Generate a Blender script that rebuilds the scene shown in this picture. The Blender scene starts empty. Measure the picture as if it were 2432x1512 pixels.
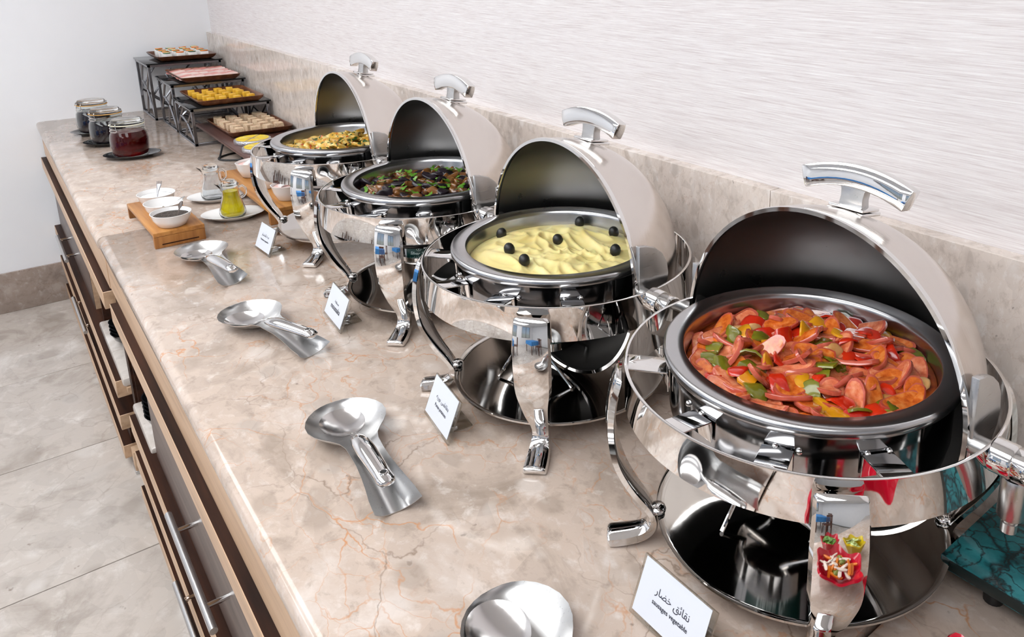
import bpy, bmesh, math, random
from mathutils import Vector, Matrix, noise as mnoise
R = math.radians
S = bpy.context.scene
C = S.collection
PI = math.pi

# ------------------------------------------------------------------ camera, world, light, exposure
W_PX, H_PX = 2432.0, 1512.0
F_PX, CX, CY = 1842.1, 1465.9, 382.6
YAW, PITCH, ROLL = 0.6929, 0.2561, -0.003
cam_d = bpy.data.cameras.new('camera')
cam = bpy.data.objects.new('camera', cam_d)
C.objects.link(cam)
cam_d.sensor_width = 36.0
cam_d.lens = F_PX / W_PX * 36.0
cam_d.shift_x = -(CX - W_PX / 2) / W_PX
cam_d.shift_y = (CY - H_PX / 2) / W_PX
cam_d.clip_start = 0.02
f_ = Vector((math.sin(YAW) * math.cos(PITCH), math.cos(YAW) * math.cos(PITCH), -math.sin(PITCH)))
r_ = Vector((math.cos(YAW), -math.sin(YAW), 0))
u_ = r_.cross(f_)
r2 = r_ * math.cos(ROLL) + u_ * math.sin(ROLL)
u2 = u_ * math.cos(ROLL) - r_ * math.sin(ROLL)
cam.matrix_world = Matrix(((r2.x, u2.x, -f_.x, 0.0), (r2.y, u2.y, -f_.y, 0.0), (r2.z, u2.z, -f_.z, 0.787), (0, 0, 0, 1)))
S.camera = cam

S.view_settings.view_transform = 'Standard'
S.view_settings.look = 'None'
S.view_settings.gamma = 1.0
S.view_settings.exposure = 0.0
S.view_settings.use_curve_mapping = False
S.cycles.sample_clamp_indirect = 4.0

world = bpy.data.worlds.new('sky')
S.world = world
world.use_nodes = True
wn = world.node_tree
sky = wn.nodes.new('ShaderNodeTexSky')
sky.sky_type = 'HOSEK_WILKIE'
sky.turbidity = 3.0
sky.sun_direction = Vector((-0.3, -0.5, 0.8)).normalized()
wn.links.new(sky.outputs[0], wn.nodes['Background'].inputs[0])
wn.nodes['Background'].inputs[1].default_value = 1.6
ADDED_PANEL_STRENGTH = 5.4

# ------------------------------------------------------------------ room numbers (metres, z = 0 is the counter top)
FLOOR, CEIL = -0.955, 1.95
XW, XS = 1.048, 1.022          # wallpaper wall, face of the marble backsplash
YF = 4.796                     # white wall at the far end of the counter
X_OPP, Y_NEAR = -5.0, -3.6
Y_SEAM, Y_END = 2.62, 0.397    # joints between the counter slabs
BS_TOP = 0.398

# ------------------------------------------------------------------ helpers
class MB:
    def __init__(s):
        s.v, s.f, s.m = [], [], []
    def add(s, vs, fs, mi=0):
        o = len(s.v)
        s.v += [tuple(p) for p in vs]
        s.f += [tuple(i + o for i in f) for f in fs]
        s.m += [mi] * len(fs)
        return s
    def box(s, x0, x1, y0, y1, z0, z1, mi=0, mats=None):
        vs = [(x0, y0, z0), (x1, y0, z0), (x1, y1, z0), (x0, y1, z0), (x0, y0, z1), (x1, y0, z1), (x1, y1, z1), (x0, y1, z1)]
        fs = [(0, 3, 2, 1), (4, 5, 6, 7), (0, 1, 5, 4), (1, 2, 6, 5), (2, 3, 7, 6), (3, 0, 4, 7)]
        s.add(vs, fs, mi)
        if mats:
            s.m[-6:] = mats      # bottom, top, -y, +x, +y, -x
        return s
    def lathe(s, prof, n=48, c=(0, 0, 0), mi=0, a0=0.0, a1=None, sx=1.0, sy=1.0):
        full = a1 is None
        a1 = a0 + 2 * PI if full else a1
        cnt = n if full else n + 1
        vs, fs, rows = [], [], []
        for (r, z) in prof:
            if r < 1e-7:
                rows.append([len(vs)] * cnt)
                vs.append((c[0], c[1], c[2] + z))
            else:
                row = []
                for i in range(cnt):
                    a = a0 + (a1 - a0) * i / n
                    row.append(len(vs))
                    vs.append((c[0] + r * math.cos(a) * sx, c[1] + r * math.sin(a) * sy, c[2] + z))
                rows.append(row)
        for k in range(len(rows) - 1):
            A, B = rows[k], rows[k + 1]
            for i in range(n):
                j = (i + 1) % cnt
                q = [A[i], A[j], B[j], B[i]]
                q2 = []
                for t in q:
                    if t not in q2:
                        q2.append(t)
                if len(q2) > 2:
                    fs.append(tuple(q2))
        return s.add(vs, fs, mi)
    def loft(s, secs, cap=True, closed=True, mi=0, loop=False):
        n = len(secs[0])
        vs = [p for sec in secs for p in sec]
        fs = []
        K = len(secs)
        for k in range(K if loop else K - 1):
            k2 = (k + 1) % K
            for i in range(n if closed else n - 1):
                j = (i + 1) % n
                fs.append((k * n + i, k * n + j, k2 * n + j, k2 * n + i))
        if cap and not loop and closed:
            fs.append(tuple(range(n - 1, -1, -1)))
            fs.append(tuple((K - 1) * n + i for i in range(n)))
        return s.add(vs, fs, mi)
    def tube(s, path, r, n=10, closed=False, mi=0, cap=True):
        P = [Vector(p) for p in path]
        K = len(P)
        rad = r if isinstance(r, (list, tuple)) else [r] * K
        secs = []
        up = None
        for k in range(K):
            if closed:
                t = P[(k + 1) % K] - P[(k - 1) % K]
            else:
                t = P[min(k + 1, K - 1)] - P[max(k - 1, 0)]
            t.normalize()
            if up is None:
                up = Vector((0, 0, 1)) if abs(t.z) < 0.9 else Vector((1, 0, 0))
            up = (up - t * up.dot(t))
            up.normalize()
            b = t.cross(up)
            secs.append([tuple(P[k] + (up * math.cos(a) + b * math.sin(a)) * rad[k]) for a in (2 * PI * i / n for i in range(n))])
        return s.loft(secs, cap=cap, mi=mi, loop=closed)
    def prism(s, poly, axis, a0, a1, mi=0):
        # poly in the two other axes, extruded along axis
        def P(p, a):
            return {'x': (a, p[0], p[1]), 'y': (p[0], a, p[1]), 'z': (p[0], p[1], a)}[axis]
        return s.loft([[P(p, a0) for p in poly], [P(p, a1) for p in poly]], mi=mi)
    def ball(s, c, r, n=12, k=8, sc=(1, 1, 1), mi=0):
        vs, fs = [], []
        prof = [(math.sin(PI * i / k), -math.cos(PI * i / k)) for i in range(k + 1)]
        t = MB().lathe([(max(a, 0) if 0 < i < k else 0, b) for i, (a, b) in enumerate(prof)], n)
        return s.add([(c[0] + p[0] * r * sc[0], c[1] + p[1] * r * sc[1], c[2] + p[2] * r * sc[2]) for p in t.v], t.f, mi)
    def xform(s, M):
        s.v = [tuple(M @ Vector(p)) for p in s.v]
        return s
    def mesh(s, name, mats, smooth=40, bevel=0.0, bseg=2):
        me = bpy.data.meshes.new(name)
        me.from_pydata(s.v, [], s.f)
        for m in (mats if isinstance(mats, (list, tuple)) else [mats]):
            me.materials.append(m)
        me.polygons.foreach_set('material_index', s.m)
        bm = bmesh.new()
        bm.from_mesh(me)
        bmesh.ops.remove_doubles(bm, verts=bm.verts, dist=1e-6)
        bmesh.ops.recalc_face_normals(bm, faces=bm.faces)
        if bevel > 0:
            ed = [e for e in bm.edges if len(e.link_faces) == 2 and e.calc_face_angle(0) > R(30)]
            bmesh.ops.bevel(bm, geom=ed, offset=bevel, segments=bseg, affect='EDGES', profile=0.5, clamp_overlap=True)
        bm.to_mesh(me)
        bm.free()
        if smooth:
            me.shade_smooth()
            me.set_sharp_from_angle(angle=R(smooth))
        return me
    def build(s, name, mats, parent=None, loc=(0, 0, 0), rot=(0, 0, 0), **k):
        return obj(name, s.mesh(name, mats, **k), parent, loc, rot)

def obj(name, me, parent=None, loc=(0, 0, 0), rot=(0, 0, 0), scale=None):
    o = bpy.data.objects.new(name, me)
    C.objects.link(o)
    o.parent = parent
    o.location = loc
    o.rotation_euler = rot
    if scale:
        o.scale = scale
    return o

def tag(o, label=None, cat=None, group=None, kind=None):
    if label: o['label'] = label
    if cat: o['category'] = cat
    if group: o['group'] = group
    if kind: o['kind'] = kind
    return o

def thing(name, label, cat, loc=(0, 0, 0), rz=0.0, group=None):
    o = bpy.data.objects.new(name, None)
    o.empty_display_size = 0.05
    C.objects.link(o)
    o.location = loc
    o.rotation_euler = (0, 0, rz)
    return tag(o, label, cat, group)

KIDS = {}
def copy_tree(o, parent=None):
    c = o.copy()
    C.objects.link(c)
    c.parent = parent
    for ch in [x for x in list(S.objects) if x.parent == o]:
        copy_tree(ch, c)
    return c

def struct(o):
    o['kind'] = 'structure'
    return o

# ------------------------------------------------------------------ materials
def nodes(name):
    m = bpy.data.materials.new(name)
    m.use_nodes = True
    nt = m.node_tree
    return m, nt, nt.nodes['Principled BSDF']

def setp(b, **k):
    tr = {'rough': 'Roughness', 'metal': 'Metallic', 'trans': 'Transmission Weight', 'ior': 'IOR', 'coat': 'Coat Weight', 'sss': 'Subsurface Weight',
          'sssr': 'Subsurface Radius', 'ssss': 'Subsurface Scale', 'aniso': 'Anisotropic', 'spec': 'Specular IOR Level', 'alpha': 'Alpha', 'sheen': 'Sheen Weight', 'coatr': 'Coat Roughness'}
    for a, v in k.items():
        b.inputs[tr[a]].default_value = v

def flat(name, col, **k):
    m, nt, b = nodes(name)
    b.inputs['Base Color'].default_value = (*col, 1)
    setp(b, **k)
    return m

def N(nt, t, **k):
    n = nt.nodes.new(t)
    for a, v in k.items():
        if a.startswith('i_'):
            key = a[2:].replace('_', ' ')
            n.inputs[key].default_value = v
        else:
            setattr(n, a, v)
    return n

def coords(nt, scale=(1, 1, 1), kind='Object', rnd=False, rot=(0, 0, 0)):
    tc = nt.nodes.new('ShaderNodeTexCoord')
    mp = nt.nodes.new('ShaderNodeMapping')
    mp.inputs['Scale'].default_value = scale
    mp.inputs['Rotation'].default_value = rot
    if rnd:
        oi = nt.nodes.new('ShaderNodeObjectInfo')
        vm = N(nt, 'ShaderNodeVectorMath', operation='SCALE')
        vm.inputs[0].default_value = (7.0, 13.0, 5.0)
        nt.links.new(oi.outputs['Random'], vm.inputs['Scale'])
        ad = N(nt, 'ShaderNodeVectorMath', operation='ADD')
        nt.links.new(tc.outputs[kind], ad.inputs[0])
        nt.links.new(vm.outputs[0], ad.inputs[1])
        nt.links.new(ad.outputs[0], mp.inputs[0])
    else:
        nt.links.new(tc.outputs[kind], mp.inputs[0])
    return mp.outputs[0]

def ramp(nt, fac, stops, interp='LINEAR'):
    r = nt.nodes.new('ShaderNodeValToRGB')
    r.color_ramp.interpolation = interp
    e = r.color_ramp.elements
    while len(e) < len(stops):
        e.new(0.5)
    for i, (p, c) in enumerate(stops):
        e[i].position = p
        e[i].color = (*c, 1) if len(c) == 3 else c
    nt.links.new(fac, r.inputs[0])
    return r.outputs[0]

def mixc(nt, fac, a, b, blend='MIX'):
    m = N(nt, 'ShaderNodeMix', data_type='RGBA', blend_type=blend)
    for sock, v in ((0, fac), (6, a), (7, b)):
        if isinstance(v, (int, float)):
            m.inputs[sock].default_value = v
        elif isinstance(v, tuple):
            m.inputs[sock].default_value = (*v, 1)
        else:
            nt.links.new(v, m.inputs[sock])
    return m.outputs[2]

def noise(nt, vec, scale, detail=4, rough=0.55, dist=0.0):
    n = N(nt, 'ShaderNodeTexNoise')
    n.inputs['Scale'].default_value = scale
    n.inputs['Detail'].default_value = detail
    n.inputs['Roughness'].default_value = rough
    n.inputs['Distortion'].default_value = dist
    nt.links.new(vec, n.inputs['Vector'])
    return n.outputs[0]

def bump(nt, b, h, strength=0.3, dist=0.002):
    n = N(nt, 'ShaderNodeBump')
    n.inputs['Strength'].default_value = strength
    n.inputs['Distance'].default_value = dist
    nt.links.new(h, n.inputs['Height'])
    nt.links.new(n.outputs[0], b.inputs['Normal'])

def noisy(name, scale, tscale, stops, bumpk=0.0, bdist=0.002, detail=5, rnd=False, dist=0.0, nrough=0.55, rot=(0, 0, 0), **k):
    m, nt, b = nodes(name)
    v = coords(nt, scale, rnd=rnd, rot=rot)
    f = noise(nt, v, tscale, detail, nrough, dist)
    nt.links.new(ramp(nt, f, stops), b.inputs['Base Color'])
    if bumpk:
        bump(nt, b, f, bumpk, bdist)
    setp(b, **k)
    return m

def marble(name, base, light, dark, vein, scale=1.0, stretch=(1, 1, 1), rough=0.09, veins=1.0, rnd=False, fine_k=1.0, fine_s=34.0):
    m, nt, b = nodes(name)
    v = coords(nt, stretch, rnd=rnd)
    cloud = noise(nt, v, 5.0 * scale, 7, 0.62, 1.1)
    col = ramp(nt, cloud, [(0.30, dark), (0.46, base), (0.58, base), (0.74, light)])
    fine = noise(nt, v, fine_s * scale, 8, 0.66, 0.25)
    col = mixc(nt, ramp(nt, fine, [(0.33, (0.7 * fine_k,) * 3), (0.46, (0.0,) * 3)]), col, dark)
    col = mixc(nt, ramp(nt, fine, [(0.55, (0.0,) * 3), (0.68, (0.7 * fine_k,) * 3)]), col, light)
    # breccia pebbles
    vo = N(nt, 'ShaderNodeTexVoronoi', feature='F1')
    vo.inputs['Scale'].default_value = 26.0 * scale
    vo.inputs['Randomness'].default_value = 1.0
    nt.links.new(v, vo.inputs['Vector'])
    sep = N(nt, 'ShaderNodeSeparateColor')
    nt.links.new(vo.outputs['Color'], sep.inputs[0])
    ped = N(nt, 'ShaderNodeTexVoronoi', feature='SMOOTH_F1')
    ped.inputs['Scale'].default_value = 15.0 * scale
    nt.links.new(v, ped.inputs['Vector'])
    sp2 = N(nt, 'ShaderNodeSeparateColor')
    nt.links.new(ped.outputs['Color'], sp2.inputs[0])
    inside = ramp(nt, ped.outputs['Distance'], [(0.22, (1, 1, 1)), (0.36, (0, 0, 0))])
    col = mixc(nt, mixc(nt, 1.0, inside, ramp(nt, sp2.outputs[1], [(0.60, (0, 0, 0)), (0.72, (0.6,) * 3)]), 'MULTIPLY'), col, light)
    col = mixc(nt, mixc(nt, 1.0, inside, ramp(nt, sp2.outputs[2], [(0.62, (0, 0, 0)), (0.72, (0.6,) * 3)]), 'MULTIPLY'), col, dark)
    peb = ramp(nt, sep.outputs[0], [(0.0, (0.88,) * 3), (0.5, (1.0,) * 3), (1.0, (1.08,) * 3)])
    col = mixc(nt, 0.55, col, mixc(nt, 1.0, col, peb, 'MULTIPLY'))
    if veins:
        nd = N(nt, 'ShaderNodeTexNoise')
        nd.inputs['Scale'].default_value = 4.0 * scale
        nd.inputs['Detail'].default_value = 6
        nt.links.new(v, nd.inputs['Vector'])
        vm = N(nt, 'ShaderNodeVectorMath', operation='SCALE')
        vm.inputs['Scale'].default_value = 0.35
        nt.links.new(nd.outputs['Color'], vm.inputs[0])
        va = N(nt, 'ShaderNodeVectorMath', operation='ADD')
        nt.links.new(v, va.inputs[0])
        nt.links.new(vm.outputs[0], va.inputs[1])
        for sc, w, vc, mx in ((6.5, 0.012, vein, 0.75 * veins), (13.0, 0.02, vein, 0.5 * veins), (4.0, 0.006, (0.16, 0.10, 0.06), 0.6 * veins)):
            e = N(nt, 'ShaderNodeTexVoronoi', feature='DISTANCE_TO_EDGE')
            e.inputs['Scale'].default_value = sc * scale
            nt.links.new(va.outputs[0], e.inputs['Vector'])
            line = ramp(nt, e.outputs['Distance'], [(0.0, (1, 1, 1)), (w, (0, 0, 0))])
            msk = ramp(nt, noise(nt, v, 3.0 * scale + sc * 0.2, 3), [(0.46, (0, 0, 0)), (0.60, (mx,) * 3)])
            col = mixc(nt, mixc(nt, 1.0, line, msk, 'MULTIPLY'), col, vc)
        spot = noise(nt, v, 60.0 * scale, 2, 0.5)
        sm = mixc(nt, 1.0, ramp(nt, spot, [(0.70, (0, 0, 0)), (0.76, (0.7,) * 3)]), ramp(nt, noise(nt, v, 7.0, 2), [(0.45, (0, 0, 0)), (0.6, (1, 1, 1))]), 'MULTIPLY')
        col = mixc(nt, sm, col, (0.20, 0.15, 0.12))
    nt.links.new(col, b.inputs['Base Color'])
    setp(b, rough=rough)
    return m

def brushed(name, col, rough, sc=(3, 3, 220), amt=0.12, metal=1.0, bumpk=0.0):
    m, nt, b = nodes(name)
    v = coords(nt, sc)
    f = noise(nt, v, 3.0, 4, 0.6)
    b.inputs['Base Color'].default_value = (*col, 1)
    mr = N(nt, 'ShaderNodeMapRange')
    mr.inputs['To Min'].default_value = max(rough - amt, 0.02)
    mr.inputs['To Max'].default_value = rough + amt
    nt.links.new(f, mr.inputs['Value'])
    nt.links.new(mr.outputs[0], b.inputs['Roughness'])
    if bumpk:
        bump(nt, b, f, bumpk, 0.0004)
    setp(b, metal=metal)
    return m

M = {}
M['counter'] = marble('counter_marble', (0.545, 0.44, 0.37), (0.69, 0.615, 0.565), (0.37, 0.295, 0.24), (0.55, 0.22, 0.06), scale=1.0, stretch=(1, 0.75, 1), rough=0.11)
M['backsplash'] = marble('backsplash_marble', (0.70, 0.615, 0.555), (0.82, 0.77, 0.735), (0.49, 0.415, 0.36), (0.40, 0.2, 0.1), scale=1.5, stretch=(1, 1.3, 0.8), rough=0.10, veins=0.35)
M['floor'] = marble('floor_marble', (0.52, 0.465, 0.42), (0.74, 0.70, 0.665), (0.36, 0.31, 0.27), (0.30, 0.24, 0.2), scale=0.55, stretch=(1, 0.8, 1), rough=0.15, veins=0.4, rnd=True, fine_k=0.6, fine_s=22.0)
M['skirting'] = marble('skirting_marble', (0.36, 0.29, 0.25), (0.50, 0.44, 0.40), (0.26, 0.20, 0.17), (0.3, 0.18, 0.1), scale=0.9, rough=0.2, veins=0.5)
M['white_wall'] = noisy('white_plaster', (1, 1, 1), 2.5, [(0.3, (0.84, 0.845, 0.87)), (0.7, (0.88, 0.885, 0.905))], 0.04, 0.004, rough=0.7)
M['ceiling'] = flat('ceiling_white', (0.85, 0.85, 0.84), rough=0.8)
M['chrome'] = flat('polished_chrome', (0.80, 0.79, 0.78), metal=1.0, rough=0.035)
M['mirror_steel'] = brushed('mirror_steel', (0.62, 0.60, 0.58), 0.06, (40, 4, 4), 0.03)
M['steel'] = brushed('brushed_steel', (0.56, 0.555, 0.55), 0.30, (4, 140, 140), 0.08)
M['pan_steel'] = brushed('pan_steel', (0.50, 0.50, 0.51), 0.22, (3, 3, 160), 0.08)
M['water_pan'] = brushed('pan_dark_reflection_steel', (0.36, 0.36, 0.37), 0.10, (3, 3, 200), 0.05)  # dark reflection of the ring's inside is put into the steel colour
M['lid_out'] = brushed('lid_scratched_reflection_tint_steel', (0.72, 0.665, 0.625), 0.20, (60, 8, 8), 0.09, bumpk=0.6)  # warm tint paints in the pinkish wallpaper reflection
M['lid_in'] = brushed('lid_dark_reflection_steel', (0.30, 0.292, 0.285), 0.30, (6, 6, 6), 0.07)  # darkened in colour to stand for the dark room it reflects
M['white_china'] = flat('white_porcelain', (0.86, 0.85, 0.84), rough=0.12, coat=0.3)
M['black_china'] = flat('black_glazed_china', (0.012, 0.013, 0.015), rough=0.08)
M['black_glass'] = flat('black_glass', (0.006, 0.007, 0.008), rough=0.05, spec=0.25)
M['black_metal'] = flat('black_painted_metal', (0.012, 0.012, 0.013), rough=0.35)
M['gunmetal'] = flat('gunmetal_bars', (0.27, 0.27, 0.29), metal=0.9, rough=0.24)
M['bamboo'] = noisy('bamboo', (55, 3, 55), 1.0, [(0.25, (0.25, 0.09, 0.017)), (0.5, (0.42, 0.175, 0.038)), (0.75, (0.55, 0.26, 0.07))], 0.06, 0.001, rough=0.38)
M['bamboo_end'] = noisy('bamboo_end', (55, 55, 3), 1.0, [(0.25, (0.17, 0.06, 0.012)), (0.5, (0.32, 0.125, 0.026)), (0.75, (0.46, 0.20, 0.05))], 0.06, 0.001, rough=0.4)
M['tray_wood'] = noisy('acacia_tray', (40, 5, 40), 1.0, [(0.25, (0.045, 0.016, 0.008)), (0.55, (0.14, 0.05, 0.022)), (0.8, (0.28, 0.12, 0.05))], 0.05, 0.001, rough=0.3, rnd=True)
M['plank'] = noisy('dark_plank', (60, 3, 60), 1.0, [(0.3, (0.055, 0.024, 0.020)), (0.7, (0.15, 0.07, 0.055))], 0.05, 0.001, rough=0.35)
M['light_wood'] = noisy('light_oak', (40, 2.2, 50), 1.0, [(0.25, (0.40, 0.25, 0.15)), (0.5, (0.56, 0.37, 0.235)), (0.8, (0.64, 0.45, 0.30))], 0.05, 0.001, rough=0.42)
M['dark_wood'] = noisy('dark_stained_wood', (50, 2.5, 40), 1.0, [(0.3, (0.012, 0.004, 0.002)), (0.7, (0.050, 0.017, 0.008))], 0.05, 0.001, rough=0.5, spec=0.15)
M['door_wood'] = noisy('grey_brown_door', (60, 2.0, 60), 1.0, [(0.25, (0.050, 0.032, 0.026)), (0.55, (0.11, 0.075, 0.062)), (0.8, (0.16, 0.115, 0.10))], 0.08, 0.001, rough=0.35, spec=0.35)
M['chipboard'] = noisy('chipboard_edge', (60, 60, 60), 2.0, [(0.35, (0.05, 0.03, 0.015)), (0.5, (0.22, 0.14, 0.07)), (0.7, (0.40, 0.28, 0.16))], 0.2, 0.002, rough=0.8)
M['rubber_yellow'] = flat('amber_rubber', (0.55, 0.27, 0.04), rough=0.5)
M['rubber_cream'] = flat('cream_rubber', (0.78, 0.74, 0.58), rough=0.5)
M['paper'] = flat('white_paper', (0.66, 0.685, 0.75), rough=0.6)
M['ink'] = flat('black_ink', (0.012, 0.013, 0.03), rough=0.5)
M['red_glaze'] = flat('red_glaze', (0.60, 0.008, 0.03), rough=0.1, coat=0.5)
M['yellow_glaze'] = flat('yellow_glaze', (0.72, 0.53, 0.01), rough=0.12, coat=0.5)

def wallpaper():
    m, nt, b = nodes('ribbed_wallpaper')
    v = coords(nt, (1, 3.4, 150))
    f = noise(nt, v, 3.2, 5, 0.62)
    v2 = coords(nt, (1, 9.0, 300))
    f2 = noise(nt, v2, 2.0, 3, 0.6)
    col = ramp(nt, f, [(0.30, (0.62, 0.555, 0.55)), (0.46, (0.745, 0.695, 0.69)), (0.60, (0.79, 0.75, 0.745)), (0.74, (0.88, 0.86, 0.855))])
    col = mixc(nt, ramp(nt, f2, [(0.56, (0, 0, 0)), (0.70, (0.55,) * 3)]), col, (0.90, 0.88, 0.87))
    col = mixc(nt, ramp(nt, f2, [(0.30, (0.5,) * 3), (0.42, (0, 0, 0))]), col, (0.56, 0.49, 0.48))
    nt.links.new(col, b.inputs['Base Color'])
    bump(nt, b, f, 0.35, 0.0015)
    setp(b, rough=0.55)
    return m
M['wallpaper'] = wallpaper()

def teal_stone():
    m, nt, b = nodes('teal_veined_stone')
    v = coords(nt, (1, 1, 1))
    nd = N(nt, 'ShaderNodeTexNoise')
    nd.inputs['Scale'].default_value = 9.0
    nd.inputs['Detail'].default_value = 7
    nt.links.new(v, nd.inputs['Vector'])
    vm = N(nt, 'ShaderNodeVectorMath', operation='SCALE')
    vm.inputs['Scale'].default_value = 0.16
    nt.links.new(nd.outputs['Color'], vm.inputs[0])
    va = N(nt, 'ShaderNodeVectorMath', operation='ADD')
    nt.links.new(v, va.inputs[0])
    nt.links.new(vm.outputs[0], va.inputs[1])
    col = ramp(nt, noise(nt, v, 14, 6), [(0.3, (0.006, 0.05, 0.055)), (0.5, (0.015, 0.15, 0.17)), (0.75, (0.05, 0.30, 0.33))])
    for sc, w in ((16, 0.09), (36, 0.07)):
        e = N(nt, 'ShaderNodeTexVoronoi', feature='DISTANCE_TO_EDGE')
        e.inputs['Scale'].default_value = sc
        nt.links.new(va.outputs[0], e.inputs['Vector'])
        col = mixc(nt, ramp(nt, e.outputs['Distance'], [(0.0, (0.95,) * 3), (w, (0, 0, 0))]), col, (0.004, 0.010, 0.012))
    nt.links.new(col, b.inputs['Base Color'])
    setp(b, rough=0.12)
    return m
M['teal'] = teal_stone()
M['teal_edge'] = flat('dark_stone_edge', (0.010, 0.018, 0.018), rough=0.25)

# ------------------------------------------------------------------ the setting
TILE = 0.728
floor = struct(MB().box(X_OPP, XW + 0.1, Y_NEAR, YF + 0.1, FLOOR - 0.06, FLOOR - 0.006).build('floor', flat('grout', (0.10, 0.085, 0.07), rough=0.8)))
tile_me = MB().box(-TILE / 2 + 0.002, TILE / 2 - 0.002, -TILE / 2 + 0.002, TILE / 2 - 0.002, -0.01, 0).mesh('tile', M['floor'], bevel=0.0008, bseg=1)
jy = 2.4575
for i in range(-8, 4):
    for j in range(-8, 2):
        yc, xc = jy + TILE * (i + 0.5), -0.34 + TILE * (j + 0.5)
        if yc - TILE / 2 < YF and xc - TILE / 2 < 0.45:
            obj('tile', tile_me, floor, (xc, yc, FLOOR))
struct(MB().box(XW, XW + 0.12, Y_NEAR - 0.12, YF + 0.12, FLOOR, CEIL).build('wall_back', M['wallpaper']))
struct(MB().box(X_OPP - 0.12, XW, YF, YF + 0.12, FLOOR, CEIL).build('wall_left', M['white_wall']))
struct(MB().box(X_OPP - 0.12, XW, Y_NEAR - 0.12, Y_NEAR, FLOOR, CEIL).build('wall_right', M['white_wall']))
struct(MB().box(X_OPP - 0.12, XW + 0.12, Y_NEAR - 0.12, YF + 0.12, CEIL, CEIL + 0.1).build('ceiling', M['ceiling']))
# wall opposite the buffet, with three windows
ow = MB()
win = [(-2.9, -1.3), (-0.4, 1.2), (2.1, 3.7)]
ys = [Y_NEAR] + [t for w in win for t in w] + [YF]
for a, b_ in zip(ys[0::2], ys[1::2]):
    ow.box(X_OPP - 0.12, X_OPP, a, b_, FLOOR, CEIL)
for a, b_ in win:
    ow.box(X_OPP - 0.12, X_OPP, a, b_, FLOOR, FLOOR + 0.8)
    ow.box(X_OPP - 0.12, X_OPP, a, b_, CEIL - 0.35, CEIL)
struct(ow.build('wall_front', M['white_wall']))
m, nt, b = nodes('window_glass')
tr_ = nt.nodes.new('ShaderNodeBsdfTransparent')
mx_ = nt.nodes.new('ShaderNodeMixShader')
mx_.inputs[0].default_value = 0.08
setp(b, rough=0.02)
nt.links.new(tr_.outputs[0], mx_.inputs[1])
nt.links.new(b.outputs[0], mx_.inputs[2])
nt.links.new(mx_.outputs[0], nt.nodes['Material Output'].inputs[0])
M['window_glass'] = m
def clear(name, tint, ior, rough):
    m, nt, b = nodes(name)
    tr_ = nt.nodes.new('ShaderNodeBsdfTransparent')
    tr_.inputs[0].default_value = (*tint, 1)
    gl_ = nt.nodes.new('ShaderNodeBsdfGlossy')
    gl_.inputs['Roughness'].default_value = rough
    mx_ = nt.nodes.new('ShaderNodeMixShader')
    lw_ = nt.nodes.new('ShaderNodeLayerWeight')
    pw_ = N(nt, 'ShaderNodeMath', operation='POWER')
    pw_.inputs[1].default_value = ior
    nt.links.new(lw_.outputs['Facing'], pw_.inputs[0])
    fr_ = N(nt, 'ShaderNodeMath', operation='MULTIPLY_ADD')
    fr_.inputs[1].default_value = 0.75
    fr_.inputs[2].default_value = 0.035
    nt.links.new(pw_.outputs[0], fr_.inputs[0])
    for a_, b_ in ((fr_.outputs[0], mx_.inputs[0]), (tr_.outputs[0], mx_.inputs[1]), (gl_.outputs[0], mx_.inputs[2]), (mx_.outputs[0], nt.nodes['Material Output'].inputs[0])):
        nt.links.new(a_, b_)
    return m
M['acrylic'] = clear('clear_acrylic', (0.88, 0.865, 0.82), 1.6, 0.05)
M['thin_glass'] = clear('thin_glass', (0.92, 0.95, 0.935), 3.0, 0.0)
M['glass'] = flat('clear_glass', (0.97, 0.985, 0.98), trans=1.0, rough=0.0, ior=1.45)
M['frame_white'] = flat('window_frame_grey', (0.18, 0.17, 0.17), rough=0.4)
for k, (a, b_) in enumerate(win):
    z0, z1 = FLOOR + 0.8, CEIL - 0.35
    fr = MB()
    for (p, q, s0, s1) in ((a, a + 0.06, z0, z1), (b_ - 0.06, b_, z0, z1), ((a + b_) / 2 - 0.03, (a + b_) / 2 + 0.03, z0, z1), (a, b_, z0, z0 + 0.06), (a, b_, z1 - 0.06, z1)):
        fr.box(X_OPP - 0.09, X_OPP - 0.03, p, q, s0, s1)
    w = struct(fr.build('window_%d' % (k + 1), M['frame_white']))
    for p, q in ((a + 0.06, (a + b_) / 2 - 0.03), ((a + b_) / 2 + 0.03, b_ - 0.06)):
        MB().box(X_OPP - 0.065, X_OPP - 0.06, p, q, z0 + 0.06, z1 - 0.06).build('pane', M['window_glass'], w, smooth=0)
struct(MB().box(X_OPP, 0.3, YF - 0.014, YF, FLOOR, -0.745).build('baseboard_left', M['skirting'], bevel=0.003))
# marble backsplash, one object per slab
bs = struct(MB().box(XS + 0.006, XW, Y_NEAR, YF, FLOOR, BS_TOP - 0.004).build('trim_1', M['chipboard']))
bj = [Y_NEAR, -1.62, -0.40, 0.818, 2.04, 3.26, YF]
for a, b_ in zip(bj[:-1], bj[1:]):
    MB().box(XS, XW, a + 0.0008, b_ - 0.0008, -0.04, BS_TOP).build('marble_panel', M['backsplash'], bs, bevel=0.0008, bseg=1)

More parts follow.
